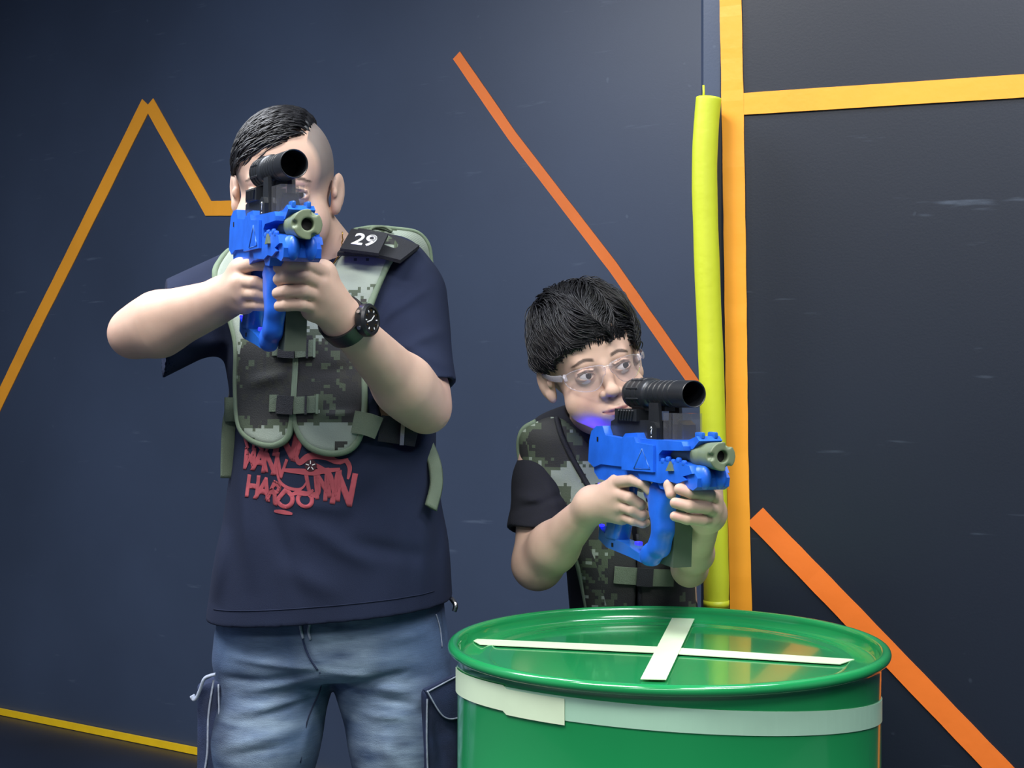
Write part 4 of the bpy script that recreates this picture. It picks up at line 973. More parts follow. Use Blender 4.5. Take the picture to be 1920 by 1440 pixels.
fl_ = lambda pts, off=0.001: on_front(je, [xz(x, y, 2.2) for x, y in pts], off)
tube('fly_seam', smoothline(fl_([(572, 1165), (574, 1195), (585, 1225), (600, 1250)]), 6), 0.0016, M['denim_dark'], jo, 6, shift=ML)
tube('drawstring', smoothline(fl_([(568, 1162), (570, 1175), (574, 1190)], 0.003), 6), 0.0022, M['seam'], jo, 6, shift=ML)
tube('drawstring', smoothline(fl_([(586, 1164), (584, 1178), (588, 1192)], 0.003), 6), 0.0022, M['seam'], jo, 6, shift=ML)
tube('inseam', smoothline(fl_([(604, 1255), (596, 1300), (572, 1360), (560, 1436)], 0.0006), 6), 0.0012, M['denim_dark'], jo, 6, shift=ML)
tube('pocket_seam', smoothline(fl_([(815, 1160), (822, 1190), (826, 1225)], 0.0006), 6), 0.0012, M['seam'], jo, 6, shift=ML)
def pocket(cx, cy, cz, yaw, w_, d_, h_):
    rt = np.array(Matrix.Rotation(R(yaw), 3, 'Z')); f = Fld(); f.bx((cx, cy, cz), (w_/2, d_/2, h_/2), rt, rd=0.009, k=0)
    T_ = lambda x, y, z: np.array([cx, cy, cz])+rt @ np.array([x, y, z])
    f.add(folds([(T_(0, -d_/2, h_*0.3), T_(w_*0.2, -d_/2, -h_*0.4), 0.009, 0.006), (T_(-w_*0.3, -d_/2, h_*0.2), T_(-w_*0.1, -d_/2, -h_*0.3), 0.007, -0.005), (T_(-w_/2, 0, h_*0.3), T_(w_/2, -d_/2, h_*0.0), 0.008, 0.004)]), (cx, cy, cz), 1, 0, 'd')
    po = sculpt('cargo_pocket', f, 0.003, M['denim_dark'], jo, ML)
    return T_
Tp = pocket(-0.112, 2.238, 0.672, 22, 0.075, 0.070, 0.160)
sm = lambda pts, n=6: smoothline(pts, n)
tube('pocket_piping', sm([Tp(-0.036, -0.036, 0.068), Tp(-0.037, -0.037, 0.0), Tp(-0.032, -0.037, -0.062), Tp(-0.010, -0.037, -0.076), Tp(0.03, -0.037, -0.074)]), 0.0016, M['seam'], jo, 6, shift=ML)
bm = bmesh.new(); rt3 = Matrix.Rotation(R(22), 3, 'Z')
prism(bm, [(-0.044, 0.090), (0.040, 0.122), (0.042, 0.058), (0.012, 0.040), (-0.014, 0.046)], -0.0045, 0.0045); bevel(bm, 0.003, 2, 0.4)
bmesh.ops.transform(bm, matrix=Matrix.Translation(Tp(0, -0.041, -0.006)) @ rt3.to_4x4(), verts=bm.verts); bobj('pocket_flap', bm, M['denim_dark'], jo, 0.6, shift=ML)
tube('flap_stitching', sm([Tp(-0.040, -0.047, 0.083), Tp(-0.014, -0.047, 0.042), Tp(0.012, -0.047, 0.037), Tp(0.04, -0.047, 0.052)], 8), 0.0013, M['seam'], jo, 6, shift=ML)
tube('flap_stitching', sm([Tp(-0.040, -0.047, 0.081), Tp(0.0, -0.047, 0.098), Tp(0.038, -0.047, 0.113)], 8), 0.0013, M['seam'], jo, 6, shift=ML)
Tq = pocket(-0.474, 2.270, 0.676, -12, 0.040, 0.085, 0.160)
tube('pocket_piping', sm([Tq(0.012, -0.044, 0.086), Tq(0.004, -0.046, 0.03), Tq(0.002, -0.046, -0.03), Tq(-0.008, -0.044, -0.082)]), 0.0017, M['seam'], jo, 6, shift=ML)
tube('pocket_piping', sm([Tq(0.020, -0.044, 0.080), Tq(0.021, -0.044, 0.0), Tq(0.014, -0.044, -0.08)]), 0.0014, M['seam'], jo, 6, shift=ML)
tube('pocket_flap', sm([Tq(0.016, -0.046, 0.096), Tq(0.000, -0.05, 0.090), Tq(-0.008, -0.05, 0.072), Tq(-0.016, -0.05, 0.056), Tq(-0.022, -0.05, 0.062)]), [0.006]*24+[0.005], M['seam'], jo, 8, flat=0.45, shift=ML)
for i, l in enumerate(legs): shoe(man, l[-1][0], l[-1][1]-0.0, -6 if i == 0 else 6, 0.28, ML)

# vest
M['camo_man'] = camo('camouflage_fabric', (3.1, 0, 1.7), bands=((1.225, 0.075, 0.22), (1.135, 0.035, -0.16), (1.38, 0.07, -0.12)))
vest = empty('camouflage_vest'); vest.parent = man
vsurf = Fld(); vsurf.grp(core, 0); vsurf.cap(P(470, 542, 2.355), P(400, 574, 2.31), 0.070, 0.069, 0.03); vsurf.cap(P(748, 556, 2.325), P(756, 610, 2.29), 0.068, 0.068, 0.035)
def yv(x, y): t = min(1, max(0, (640-y)/130)); return 2.17+t*(0.115 if x < 480 else 0.045 if x > 600 else 0.06)
Z_ = lambda pts: [xz(x, y, yv(x, y)) for x, y in pts]
pL = [(424, 478), (412, 520), (424, 575), (432, 640), (434, 720), (440, 790), (455, 815), (490, 832), (522, 832), (543, 812), (549, 760), (550, 690), (553, 610), (548, 540), (500, 480), (470, 440), (440, 440)]
pR = [(558, 540), (556, 610), (553, 690), (552, 770), (560, 808), (582, 836), (620, 848), (655, 842), (674, 818), (681, 770), (680, 700), (678, 620), (696, 560), (722, 500), (742, 452), (700, 424), (660, 430), (640, 470), (610, 500)]
vl = smoothline([np.array(q_) for q_ in Z_(pL)], 4, True); vr = smoothline([np.array(q_) for q_ in Z_(pR)], 4, True)
for nm, pl in (('front_panel', vl), ('front_panel', vr)):
    pf = panel_field(vsurf, pl, 2.345, 0.004, 0.014, 0.004)
    pf.add(folds([(P(590, 780, 2.13), P(670, 775, 2.15), 0.006, 0.003), (P(570, 700, 2.13), P(660, 690, 2.15), 0.01, -0.003), (P(450, 720, 2.13), P(530, 700, 2.13), 0.01, 0.003), (P(610, 520, 2.2), P(690, 500, 2.2), 0.008, 0.002), (P(625, 560, 2.2), P(690, 560, 2.2), 0.008, -0.002)], 2.34), ML+(0, 0, 1.2), 2, 0, 'd')
    sculpt(nm, pf, 0.0026, M['camo_man'], vest, ML)
def edge(pts, off, r, nm, m, parent, surf, shift, clos=False):
    w_ = on_front(surf, [xz(x, y, yv(x, y)) for x, y in pts], off); return tube(nm, smoothline(w_, 5, clos), r, m, parent, 8, shift=shift)
edge([(428, 470), (419, 488), (412, 520), (424, 575), (433, 640), (434, 720), (440, 786), (456, 815), (490, 832), (522, 832), (543, 812), (549, 760), (551, 690), (554, 615)], 0.012, 0.0062, 'binding', M['binding'], vest, vsurf, ML)
edge([(558, 620), (555, 690), (553, 770), (561, 808), (583, 836), (620, 848), (655, 842), (674, 818), (681, 770), (680, 700), (678, 620), (696, 560), (720, 500), (734, 472)], 0.012, 0.0062, 'binding', M['binding'], vest, vsurf, ML)
# back panel, seen over the shoulder and at the sides
bk = [xz(x, y, 2.40) for x, y in ((425, 500), (440, 700), (450, 830), (560, 850), (700, 850), (800, 830), (795, 700), (800, 520), (770, 470), (700, 450), (560, 450), (470, 460))]
pf = panel_field(core, smoothline([np.array(b_) for b_ in bk], 4, True), 2.33, 0.006, 0.016, 0.004, back=True); sculpt('back_panel', pf, 0.004, M['camo_man'], vest, ML)
# shoulder flap of the back panel standing up behind the shoulder
fp = smoothline([P(664, 431, 2.36), P(700, 426, 2.36), P(745, 429, 2.38), P(783, 436, 2.40), P(803, 458, 2.41), P(809, 492, 2.42), P(812, 560, 2.43)], 8)
fv = []; ff = []
for i, c_ in enumerate(fp):
    t = i/(len(fp)-1); wv = np.array([-0.010-0.022*t, -0.055+0.030*t, -0.020])
    for b_ in (np.zeros(3), wv, wv+(0, 0, -0.012), np.array([0, 0.004, -0.012])): fv.append(c_+b_)
for i in range(len(fp)-1):
    for k in range(4): ff.append((i*4+k, i*4+(k+1) % 4, i*4+4+(k+1) % 4, i*4+4+k))
ff += [(0, 1, 2, 3), tuple((len(fp)-1)*4+k for k in (3, 2, 1, 0))]
mesh('shoulder_flap', fv, ff, M['camo_man'], vest, False, ML)
tube('binding', fp, 0.0034, M['binding'], vest, 8, shift=ML)
tube('strap_loop', smoothline([P(690, 434, 2.345), P(702, 426, 2.35), P(722, 426, 2.355), P(735, 434, 2.355)], 5), 0.006, M['webbing'], vest, 8, flat=0.4, shift=ML)
# black shoulder strap with the number patch
def slab(c4, th, name, m, parent, n=10, bulge=0.0, shift=ML):
    c4 = [np.asarray(c_, float) for c_ in c4]; nn_ = np.cross(c4[1]-c4[0], c4[3]-c4[0]); nn_ /= np.linalg.norm(nn_)
    if nn_[1] > 0: nn_ = -nn_
    vs = []; fs = []
    for s_ in (0, 1):
        for i in range(n+1):
            for j in range(n+1):
                u, v = i/n, j/n; p_ = (c4[0]*(1-u)+c4[1]*u)*(1-v)+(c4[3]*(1-u)+c4[2]*u)*v
                vs.append(p_+nn_*(th*s_+bulge*math.sin(math.pi*u)))
    m_ = (n+1)**2; g = lambda s_, i, j: s_*m_+i*(n+1)+j
    for i in range(n):
        for j in range(n):
            fs.append((g(1, i, j), g(1, i+1, j), g(1, i+1, j+1), g(1, i, j+1))); fs.append((g(0, i, j), g(0, i, j+1), g(0, i+1, j+1), g(0, i+1, j)))
        fs.append((g(0, i, 0), g(0, i+1, 0), g(1, i+1, 0), g(1, i, 0))); fs.append((g(0, i+1, n), g(0, i, n), g(1, i, n), g(1, i+1, n)))
        fs.append((g(0, 0, i+1), g(0, 0, i), g(1, 0, i), g(1, 0, i+1))); fs.append((g(0, n, i), g(0, n, i+1), g(1, n, i+1), g(1, n, i)))
    return mesh(name, vs, fs, m, parent, False, shift), nn_
sp = [P(638, 474, 2.215), P(724, 482, 2.215), P(762, 455, 2.30), P(672, 436, 2.31)]
slab([P(632, 480, 2.220), P(750, 494, 2.224), P(786, 466, 2.30), P(672, 434, 2.318)], 0.006, 'shoulder_strap', M['webbing_dark'], vest, bulge=0.005)
pq = [P(638, 471, 2.205), P(710, 480, 2.195), P(728, 443, 2.255), P(659, 434, 2.265)]
_, pn = slab(pq, 0.005, 'number_patch', M['webbing_dark'], vest, bulge=0.0)
bm = text_mesh('29', 0.046)
ux = (np.array(pq[1])-pq[0]); ux /= np.linalg.norm(ux); uy = np.cross(pn, ux); uy = uy if uy[2] > 0 else -uy; sl = (np.array(pq[3])-pq[0]); 
cc = sum(np.array(x_) for x_ in pq)/4+pn*0.0062
vv = (np.array(pq[3])+pq[2]-pq[0]-pq[1])/2; vv /= np.linalg.norm(vv)
for v in bm.verts: v.co = Vector(cc+ux*v.co.x*0.84+vv*v.co.y*1.2)
r = bmesh.ops.extrude_face_region(bm, geom=list(bm.faces)); bmesh.ops.translate(bm, verts=[v for v in r['geom'] if isinstance(v, bmesh.types.BMVert)], vec=Vector(pn)*-0.0012)
bobj('number', bm, M['white'], vest, shift=ML)
# front buckles and side straps
def strap(px, wd, off, nm, m, parent, surf, th=0.004, shift=ML, Yq=2.17, vert=False):
    c_ = [xz(x, y, Yq) for x, y in px]; c_ = smoothline([np.array([a_[0], a_[1], 0]) for a_ in c_], 6); h = wd/2
    T_ = np.gradient(c_[:, :2], axis=0); T_ /= np.linalg.norm(T_, axis=1)[:, None]
    A_ = c_[:, :2]+np.stack([-T_[:, 1], T_[:, 0]], 1)*h; B_ = c_[:, :2]-np.stack([-T_[:, 1], T_[:, 0]], 1)*h
    ya = front_y(surf, A_[:, 0], A_[:, 1], off); yb_ = front_y(surf, B_[:, 0], B_[:, 1], off); vs = []
    for i in range(len(c_)):
        vs += [(A_[i][0], ya[i], A_[i][1]), (A_[i][0], ya[i]-th, A_[i][1]), (B_[i][0], yb_[i]-th, B_[i][1]), (B_[i][0], yb_[i], B_[i][1])]
    fs = []
    for i in range(len(c_)-1):
        for k in range(4): fs.append((i*4+k, i*4+(k+1) % 4, i*4+4+(k+1) % 4, i*4+4+k))
    fs += [(0, 1, 2, 3), tuple((len(c_)-1)*4+k for k in (3, 2, 1, 0))]
    return mesh(nm, vs, fs, m, parent, False, shift)
for yy, x0, x1 in ((655, 508, 590), (760, 505, 598)):
    strap([(x0, yy-4), (522, yy-4)], 0.026, 0.017, 'strap', M['webbing'], vest, core)
    strap([(520, yy-2), (552, yy)], 0.028, 0.020, 'buckle', M['webbing_dark'], vest, core, 0.007)
    strap([(552, yy), (x1, yy-3)], 0.026, 0.020, 'strap', M['webbing'], vest, core, 0.006)
    strap([(574, yy-1.5), (578, yy-1.5)], 0.030, 0.025, 'strap_keeper', M['webbing_dark'], vest, core, 0.002)
    strap([(x1-3, yy-3), (x1+1, yy-3)], 0.030, 0.024, 'strap_keeper', M['binding'], vest, core, 0.003)
strap([(664, 790), (690, 795), (712, 803)], 0.034, 0.020, 'strap', M['webbing'], vest, core, 0.005)
strap([(712, 803), (745, 808), (780, 815)], 0.040, 0.010, 'strap', M['webbing_dark'], vest, core, 0.005)
strap([(755, 790), (753, 835)], 0.006, 0.017, 'strap_keeper', M['steel'], vest, core, 0.003)
tube('strap', smoothline([P(440, 755, 2.24), P(431, 790, 2.23), P(428, 840, 2.23), P(427, 896, 2.235)], 6), 0.0115, M['webbing'], vest, 8, flat=0.25, up=(0.3, -1, 0), shift=ML)
tube('strap', smoothline([P(800, 830, 2.27), P(815, 870, 2.24), P(818, 910, 2.22), P(808, 952, 2.19)], 6), 0.0115, M['webbing'], vest, 8, flat=0.25, up=(0.4, -1, 0), shift=ML)
tube('side_buckle', [P(436, 745, 2.22), P(436, 790, 2.22)], 0.013, M['webbing'], vest, 8, flat=0.6, up=(0, -1, 0), shift=ML)
tube('belt_buckle', smoothline([P(846, 1122, 2.26), P(854, 1134, 2.25), P(852, 1146, 2.25)], 4), 0.004, M['steel'], jo, 8, shift=ML)
# watch on the left wrist
wa = empty('wristwatch'); wa.parent = man
ax_ = (eL-wL)/np.linalg.norm(eL-wL); wc = wL-ax_*0.004
qm = Vector(ax_).to_track_quat('Z', 'Y').to_matrix().to_4x4()
bm = bmesh.new(); lathe(bm, [(0.0315, -0.012), (0.0355, -0.013), (0.0365, 0), (0.0355, 0.013), (0.0315, 0.012), (0.0315, -0.012)], 40, Matrix.Translation(wc) @ qm); bobj('watch_strap', bm, M['black'], wa, 0.7, shift=ML)
nd = np.array([0.22, -0.9, 0.42]); nd = nd-ax_*(nd @ ax_); nd /= np.linalg.norm(nd); cc = wc+nd*0.0345
wm = Matrix.Translation(cc) @ Vector(nd).to_track_quat('Z', 'Y').to_matrix().to_4x4()
bm = bmesh.new(); lathe(bm, [(0, -0.004), (0.021, -0.004), (0.0235, 0.000), (0.0235, 0.008), (0.021, 0.0115), (0.0175, 0.012), (0.0168, 0.0095), (0, 0.0095)], 36, wm); cs = bobj('watch_case', bm, M['black'], wa, 0.6, shift=ML)
bm = bmesh.new(); lathe(bm, [(0, 0.0098), (0.0162, 0.0098), (0.0162, 0.0102), (0, 0.0102)], 30, wm); bobj('watch_dial', bm, M['black_in'], wa, 0.6, shift=ML)
for k in range(12):
    aa = 2*math.pi*k/12; bm = bmesh.new(); box(bm, (0.0135*math.cos(aa), 0.0135*math.sin(aa), 0.0106), (0.0030, 0.0016, 0.0006), Matrix.Rotation(aa, 3, 'Z')); bmesh.ops.transform(bm, matrix=wm, verts=bm.verts); bobj('hour_mark', bm, M['gold'] if k % 2 else M['white'], wa, shift=ML)
for l_, aa in ((0.010, 0.7), (0.012, 3.4)):
    bm = bmesh.new(); box(bm, (l_/2*math.cos(aa), l_/2*math.sin(aa), 0.0108), (l_, 0.0014, 0.0006), Matrix.Rotation(aa, 3, 'Z')); bmesh.ops.transform(bm, matrix=wm, verts=bm.verts); bobj('watch_hand', bm, M['white'], wa, shift=ML)
for aa in (0.4, 2.7, 3.6, 5.8):
    bm = bmesh.new(); lathe(bm, [(0, 0), (0.0028, 0), (0.0028, 0.004), (0, 0.004)], 12, wm @ Matrix.Translation((0.0225*math.cos(aa), 0.0225*math.sin(aa), 0.004)) @ Matrix.Rotation(aa, 4, 'Z') @ Matrix.Rotation(R(90), 4, 'Y')); bobj('watch_button', bm, M['steel'], wa, 0.6, shift=ML)
# thin gold chain
ch = smoothline([P(642, 436, 2.285), P(641, 462, 2.26), P(630, 488, 2.235), P(615, 506, 2.21)], 12)
tube('necklace', ch+rng.normal(0, 0.0006, ch.shape), 0.0011, M['gold'], man, 6, shift=ML)
# hair: combed across from the parting
hc = T1(0, 0.022, 0.040); hr = np.array([0.078, 0.098, 0.085])*HS
def msurf(p, h):
    l = (p-hc) @ hR; n = np.sqrt(((l/hr)**2).sum()); s_ = l/n; g = s_/(hr*hr); g /= np.linalg.norm(g); return hc+hR @ (s_+g*h)
def toL(p): return ((p-np.asarray(hO)) @ hR)/HS
hf = Fld(); hf.ell(hc, hr+0.0055, hR, 0)
def cutm(p):                                           # keep what lies above hairline and beyond the parting
    x, y, z = toL(p).T
    front = (0.064-0.18*np.clip(x+0.01, -0.03, 0.1)*0-z)+np.clip(-y-0.03, 0, 1)*0.0+np.clip(-(x+0.02), 0, 1)*-0.35
    front = np.where(y < 0.02, (0.058-z)+0.40*np.clip(x+0.02, -0.06, 0.06), (0.058-z)+np.clip(y-0.02, 0, 1)*-0.3)
    part = x-0.046-0.05*np.clip(0.03-y, -0.05, 0.05)*0
    return np.maximum(front, part)*0.9
hf.add(cutm, hO, 1, 0.006, 'i')
hf.add(lambda p: (lambda l: 0.0012*np.sin(l[:, 1]*420+l[:, 0]*90+3*np.sin(l[:, 0]*60))+0.0007*np.sin(l[:, 1]*900+l[:, 2]*150))(toL(p)), hO, 1, 0, 'd')
hob = sculpt('hair', hf, 0.0022, M['hair'], man, ML)
roots = []
while len(roots) < 2600:
    x, y, z = rng.uniform(-0.075, 0.045), rng.uniform(-0.08, 0.11), 1
    d = np.array([x/0.078, (y-0.022)/0.098]); rr = d @ d
    if rr > 0.97: continue
    zl = 0.04+0.085*math.sqrt(1-rr); p = T1(x, y, zl)
    if cutm(p[None])[0] < -0.004: roots.append(p)
def mflow(p): d = hR @ np.array([-0.85, -0.45, -0.12]); l = p-hc; n = hR @ (((l @ hR))/(hr*hr)); n /= np.linalg.norm(n); d = d-n*(d @ n); return d/np.linalg.norm(d)
strands('hair_locks', roots, mflow, msurf, M['hair'], hob, ML, lambda p: 0.045, 0.0011, lift=lambda p: 0.0065+0.010*max(0.0, min(1.0, (-toL(p)[1]+0.01)/0.06)))
#P5
# ---------------------------------------------------------------- the boy
BL = np.array([0.20, 2.42, 0.0])
boy = empty('person', tuple(BL)); tag(boy, 'boy in clear safety glasses and camouflage vest holding a blue toy gun behind the drum', 'person')
bO = P(1112, 692, 2.285); bR = rot_rpy(-16, 9, 6); BS = 0.94
bsR, beR, bwR = P(1012, 858, 2.40), P(1008, 1058, 2.315), P(1112, 946, 2.175)
bsL, beL, bwL = P(1262, 850, 2.42), P(1293, 1066, 2.27), P(1326, 962, 2.02)
bb = Fld()
btor = [(1.16, 0.150, 2.43, 0.045, 0.04), (1.14, 0.150, 2.43, 0.085, 0.055), (1.10, 0.155, 2.43, 0.112, 0.070), (1.02, 0.180, 2.43, 0.115, 0.078), (0.92, 0.21, 2.43, 0.105, 0.080), (0.80, 0.215, 2.44, 0.108, 0.085), (0.66, 0.215, 2.45, 0.115, 0.085)]
bb.loft(btor, 0.02)
bb.cap(P(1120, 812, 2.43), P(1118, 760, 2.36), 0.045, 0.046, 0.03)
for hx, kx in ((0.155, 0.12), (0.275, 0.29)): bb.chain([(hx, 2.45, 0.66), (kx, 2.44, 0.37), (kx, 2.46, 0.08)], [0.062, 0.042, 0.030], 0.02)
bh = Fld(); T2 = add_head(bh, bO, bR, BS, kid=True); bb.grp(bh, 0.02)
arm(bb, bsR, beR, bwR, (0.038, 0.036, 0.0395, 0.0385, 0.0235), 0.02); arm(bb, bsL, beL, bwL, (0.038, 0.030, 0.026, 0.027, 0.0215), 0.02)
Ya = 2.135; Yb = 1.935
hand(bb, bwR, [(bwR, a(1162, 905, Ya-0.005), 0.0245, 0.0135), (bwR, a(1160, 928, Ya-0.010), 0.0245, 0.0135), (bwR, a(1163, 950, Ya-0.008), 0.0245, 0.013), (bwR, a(1166, 970, Ya), 0.023, 0.0115), (a(1162, 905, Ya), a(1168, 965, Ya+0.01), 0.014, 0.012)],
     [([a(1162, 903, Ya-0.015), a(1188, 900, Ya-0.060), a(1208, 907, Ya-0.084), a(1219, 920, Ya-0.088)], [0.0112, 0.0105, 0.0098, 0.0088]),
      ([a(1160, 926, Ya-0.010), a(1182, 934, Ya-0.042), a(1200, 946, Ya-0.042), a(1205, 948, Ya-0.022)], [0.0112, 0.0104, 0.0096, 0.0086]),
      ([a(1162, 948, Ya-0.008), a(1186, 957, Ya-0.040), a(1204, 965, Ya-0.040), a(1210, 965, Ya-0.020)], [0.0104, 0.0096, 0.0090, 0.0080]),
      ([a(1166, 968, Ya-0.002), a(1188, 976, Ya-0.034), a(1205, 981, Ya-0.034), a(1211, 980, Ya-0.016)], [0.0095, 0.0088, 0.0082, 0.0074]),
      ([a(1150, 915, Ya+0.03), a(1180, 905, Ya+0.035), a(1205, 915, Ya+0.020)], [0.011, 0.0095, 0.008])], 0.024)
hand(bb, bwL, [(bwL, a(1334, 915, Yb+0.045), 0.0235, 0.0125), (bwL, a(1338, 938, Yb+0.040), 0.0235, 0.0125), (bwL, a(1337, 958, Yb+0.042), 0.0235, 0.012), (bwL, a(1330, 974, Yb+0.05), 0.022, 0.011), (a(1334, 915, Yb+0.045), a(1330, 970, Yb+0.05), 0.014, 0.012)],
     [([a(1333, 912, Yb+0.040), a(1327, 906, Yb+0.008), a(1302, 903, Yb-0.004), a(1286, 906, Yb-0.002)], [0.0110, 0.0105, 0.0096, 0.0085]),
      ([a(1338, 934, Yb+0.036), a(1328, 928, Yb+0.002), a(1296, 923, Yb-0.012), a(1274, 917, Yb-0.008)], [0.0110, 0.0108, 0.0100, 0.0088]),
      ([a(1336, 956, Yb+0.036), a(1324, 951, Yb+0.002), a(1292, 949, Yb-0.012), a(1266, 943, Yb-0.008)], [0.0108, 0.0106, 0.0098, 0.0086]),
      ([a(1328, 974, Yb+0.044), a(1316, 975, Yb+0.008), a(1288, 973, Yb-0.006), a(1265, 968, Yb-0.004)], [0.0098, 0.0096, 0.0090, 0.0078]),
      ([a(1320, 935, Yb+0.070), a(1285, 915, Yb+0.050), a(1256, 910, Yb+0.030), a(1258, 926, Yb+0.022)], [0.0125, 0.0115, 0.0100, 0.0085])], 0.024)
def bcol(v):
    c = head_cols(v, bO, bR, BS, kid=True)
    for x, y, yy in ((1270, 942, Yb-0.016), (1269, 967, Yb-0.012), (1278, 915, Yb-0.016), (1258, 929, Yb+0.016)):
        w_ = np.exp(-(((v-a(x, y, yy))**2).sum(1))/0.007**2)[:, None]*0.5; c = c*(1-w_)+np.array(lin((232, 176, 168)))*w_
    return c
sculpt('body', bb, 0.0015, M['skin'], boy, BL, relax=1, colfn=bcol)
eyes(boy, T2, bR, BS, (20, 4), BL)
# shirt
bsT = [(1.20, 0.142, 2.43, 0.05, 0.045), (1.178, 0.142, 2.43, 0.098, 0.062), (1.145, 0.142, 2.43, 0.122, 0.080), (1.04, 0.158, 2.43, 0.120, 0.087), (0.93, 0.20, 2.43, 0.108, 0.088), (0.80, 0.215, 2.44, 0.112, 0.094), (0.66, 0.215, 2.45, 0.122, 0.095)]
bcore = Fld(); bcore.loft(bsT, 0.02)
bs_ = Fld(); bs_.grp(bcore, 0)
bs_.cone(P(1020, 893, 2.395), P(1011, 1003, 2.345), 0.048, 0.056, 0.025, n=np.array([-0.25, -0.3, -1])); bs_.cap(P(1040, 850, 2.415), P(1018, 905, 2.392), 0.042, 0.049, 0.02); bs_.cone(P(1255, 870, 2.41), P(1272, 985, 2.35), 0.050, 0.042, 0.03)
bs_.cap(P(1011, 1000, 2.347), P(1008, 1040, 2.32), 0.047, 0.052, 0.003, 's')
bs_.add(folds([(P(965, 930, 2.33), P(1040, 945, 2.30), 0.008, 0.006), (P(960, 960, 2.33), P(1060, 930, 2.30), 0.007, -0.006), (P(1020, 900, 2.33), P(1060, 980, 2.3), 0.009, 0.005), (P(965, 985, 2.33), P(1060, 965, 2.30), 0.008, 0.005)], 2.42), BL+(0, 0, 1), 2, 0, 'd')
bs_.add(lambda p: 0.60-p[:, 2], BL+(0, 0, 0.6), 3, 0.003, 'i')
bs_.cap(P(1120, 800, 2.42), P(1118, 720, 2.36), 0.048, 0.06, 0.004, 's')
sculpt('t_shirt', bs_, 0.003, M['blackcloth'], boy, BL)
# trousers and shoes, hidden behind the drum
bt = Fld(); bt.loft([(0.80, 0.215, 2.44, 0.108, 0.085), (0.60, 0.215, 2.45, 0.122, 0.092)], 0.02)
for hx, kx in ((0.155, 0.12), (0.275, 0.29)): bt.chain([(hx, 2.45, 0.62), (kx, 2.44, 0.37), (kx, 2.46, 0.09)], [0.075, 0.058, 0.05], 0.02)
sculpt('trousers', bt, 0.005, M['denim_dark'], boy, BL)
for kx in (0.12, 0.29): shoe(boy, kx, 2.46, 0, 0.23, BL)
# vest
M['camo_boy'] = camo('camouflage_fabric', (5.3, 0, 0.4), bands=((1.145, 0.055, 0.13), (1.06, 0.035, -0.22), (0.95, 0.09, 0.16)), px=0.0052)
bv = empty('camouflage_vest'); bv.parent = boy; Yq = 2.34
Zb = lambda pts: smoothline([np.array(xz(x, y, Yq)) for x, y in pts], 4, True)
bpR = Zb([(1040, 782), (1006, 792), (975, 815), (973, 850), (985, 900), (1010, 945), (1050, 985), (1085, 1060), (1100, 1160), (1130, 1230), (1175, 1240), (1190, 1140), (1185, 1000), (1120, 860), (1075, 800)])
bpL = Zb([(1200, 1140), (1205, 1240), (1290, 1240), (1308, 1160), (1304, 1060), (1296, 960), (1290, 860), (1230, 800), (1170, 830), (1190, 960)])
for pl in (bpR, bpL):
    pf = panel_field(bcore, pl, 2.445, 0.004, 0.014); pf.add(folds([(P(1045, 790, 2.34), P(1110, 960, 2.34), 0.004, -0.003), (P(990, 880, 2.34), P(1060, 900, 2.34), 0.01, 0.002)], 2.44), BL+(0, 0, 1.1), 2, 0, 'd')
    sculpt('front_panel', pf, 0.0026, M['camo_boy'], bv, BL)
def bedge(pts, r, m, off=0.012, nm='binding'):
    return tube(nm, smoothline(on_front(bcore, [xz(x, y, Yq) for x, y in pts], off), 5), r, m, bv, 8, shift=BL)
bedge([(1006, 793), (985, 805), (976, 822), (975, 850), (986, 900), (1010, 945), (1048, 985), (1078, 1040), (1092, 1090), (1108, 1170)], 0.0060, M['binding'])
bedge([(1044, 784), (1052, 815), (1068, 850), (1090, 890), (1115, 930), (1140, 960)], 0.0050, M['webbing_dark'], 0.019, 'neck_strap')
bedge([(1196, 1000), (1198, 1080), (1200, 1160)], 0.0045, M['webbing_dark'])
strap([(1150, 1075), (1195, 1078)], 0.028, 0.019, 'strap', M['webbing'], bv, bcore, shift=BL, Yq=Yq)
strap([(1192, 1078), (1222, 1080)], 0.030, 0.021, 'buckle', M['webbing_dark'], bv, bcore, 0.007, shift=BL, Yq=Yq)
strap([(1222, 1080), (1262, 1082)], 0.028, 0.020, 'strap', M['webbing'], bv, bcore, shift=BL, Yq=Yq)
pf = panel_field(bcore, Zb([(985, 800), (985, 900), (1060, 1000), (1110, 1160), (1130, 1240), (1290, 1240), (1300, 1100), (1290, 860), (1230, 800), (1100, 790)]), 2.43, 0.005, 0.014, back=True); sculpt('back_panel', pf, 0.004, M['camo_boy'], bv, BL)
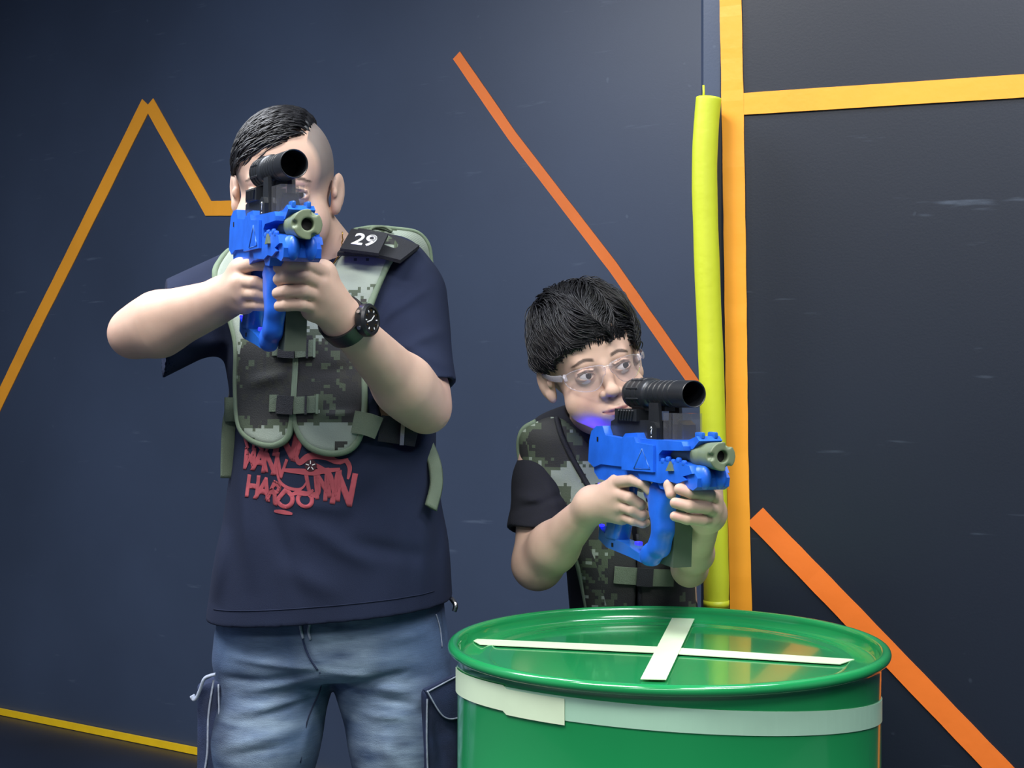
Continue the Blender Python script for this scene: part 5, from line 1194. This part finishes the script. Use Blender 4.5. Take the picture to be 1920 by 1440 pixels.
# safety glasses
gl = empty('safety_glasses'); gl.parent = boy
def gpt(x, z, off=0.0): return T2(x, -0.108-off+9.5*x*x, z)
def lenspoly(q):
    o_ = [(0.005, 0.012), (0.020, 0.016), (0.042, 0.016), (0.060, 0.012), (0.067, 0.004), (0.065, -0.008), (0.055, -0.018), (0.038, -0.024), (0.024, -0.023), (0.015, -0.015), (0.010, -0.005), (0.005, 0.000)]
    return smoothline([np.array([q*x, z]) for x, z in o_], 4, True)
for q_ in (-1, 1):
    ol = lenspoly(q_); cx_ = ol.mean(0); rings = 8; vs = [gpt(*cx_)]; fs = []; n = len(ol)
    for k in range(1, rings+1):
        for p_ in ol: vs.append(gpt(*(cx_+(p_-cx_)*k/rings)))
    for i in range(n): fs.append((0, 1+i, 1+(i+1) % n))
    for k in range(rings-1):
        for i in range(n): b0 = 1+k*n; j = (i+1) % n; fs.append((b0+i, b0+n+i, b0+n+j, b0+j))
    lo_ = mesh('lens', vs, fs, M['lens'], gl, True, BL); md = lo_.modifiers.new('thickness', 'SOLIDIFY'); md.thickness = 0.0012
    tube('lens_rim', np.array([gpt(*p_) for p_ in ol]), 0.0006, M['lens_edge'], lo_, 6, closed=True, shift=BL)
    tpl = smoothline([gpt(q_*0.063, 0.006), T2(q_*0.074, -0.070, 0.007), T2(q_*0.082, -0.040, 0.008), T2(q_*0.086, 0.005, 0.012), T2(q_*0.086, 0.030, 0.008)], 6)
    tube('temple', tpl, np.linspace(0.0062, 0.0035, len(tpl)), M['lens_edge'], gl, 10, flat=0.22, up=bR @ np.array([1.0, 0, 0]), shift=BL)
tube('nose_bridge', smoothline([gpt(-0.009, 0.007), gpt(0, 0.009, 0.001), gpt(0.009, 0.007)], 6), 0.0035, M['lens'], gl, 10, flat=0.5, up=bR @ np.array([0, 1.0, 0]), shift=BL)
# hair: thick straight fringe
bc_ = T2(0, 0.022, 0.056); br_ = np.array([0.088, 0.106, 0.094])*BS
def bsurf(p, h):
    l = (p-bc_) @ bR; n = np.sqrt(((l/br_)**2).sum()); s_ = l/n; g = s_/(br_*br_); g /= np.linalg.norm(g); return bc_+bR @ (s_+g*h)
def toB(p): return ((p-np.asarray(bO)) @ bR)/BS
bf = Fld(); bf.ell(bc_, br_-0.002, bR, 0)
def cutb(p):
    x, y, z = toB(p).T; ax = np.abs(x)
    zf = 0.058+0.010*np.sin(x*160)*0.4-0.010*np.clip((ax-0.03)/0.03, 0, 1)
    zs = 0.018-0.0*y; t = np.clip((y+0.062)/0.03, 0, 1); zc = zf*(1-t)+zs*t
    tb = np.clip((y-0.02)/0.03, 0, 1); zc = zc*(1-tb)-0.055*tb
    return (zc-z)*0.8
bf.add(cutb, bO, 1, 0.008, 'i')
bho = sculpt('hair', bf, 0.0026, M['hair'], boy, BL)
whorl = bR @ np.array([0.05, 0.75, 0.65]); whorl /= np.linalg.norm(whorl)
roots = []
while len(roots) < 5200:
    d = rng.normal(0, 1, 3); d /= np.linalg.norm(d); p = bc_+bR @ (d*br_); l = toB(p)
    if l[2] < 0.030 or (l[1] < -0.062 and l[2] < 0.060): continue
    roots.append(p)
def bflow(p):
    l = p-bc_; l = l/np.linalg.norm(l); d = l-whorl*(l @ whorl)*0.9; loc = (p-bc_) @ bR
    cl = math.sin(95*loc[0]+40*loc[1])+0.7*math.sin(60*loc[1]-80*loc[2]+1.3); d = d/np.linalg.norm(d)*0.8+bR @ np.array([0.10+0.42*cl, -0.30+0.25*cl, -0.55]); n = bR @ (((p-bc_) @ bR)/(br_*br_)); n /= np.linalg.norm(n); d = d-n*(d @ n); return d/np.linalg.norm(d)
def blen(p):
    l = toB(p)
    if l[1] < -0.01 and abs(l[0]) < 0.06: return min(0.062, max(0.020, (l[2]-0.048)*1.25+0.012)) if l[2] < 0.11 else 0.062
    return min(0.050, max(0.014, (l[2]-0.012)*0.9))
strands('hair_locks', roots, bflow, bsurf, M['hair'], bho, BL, blen, 0.0010, lift=lambda p: (lambda l: 0.0070+0.0045*math.sin(110*l[0]+30*l[1])*math.sin(70*l[1]+50*l[2])+0.004*(rng.random() < 0.1))(toB(p)), rngs=rng)
fr = []
while len(fr) < 120:
    x = rng.uniform(-0.058, 0.058); z = rng.uniform(0.064, 0.085); y = -0.08; p = bsurf(T2(x, y, z), 0); fr.append(p)
def fflow(p): 
    l = (p-bc_) @ bR; d = bR @ np.array([l[0]*1.5+rng.normal(0, 0.12), 0, -1.0]); n = bR @ (l/(br_*br_)); n /= np.linalg.norm(n); d = d-n*(d @ n); return d/np.linalg.norm(d)
strands('fringe', fr, fflow, bsurf, M['hair'], bho, BL, lambda p: rng.uniform(0.022, 0.054), 0.0009, lift=lambda p: 0.003)
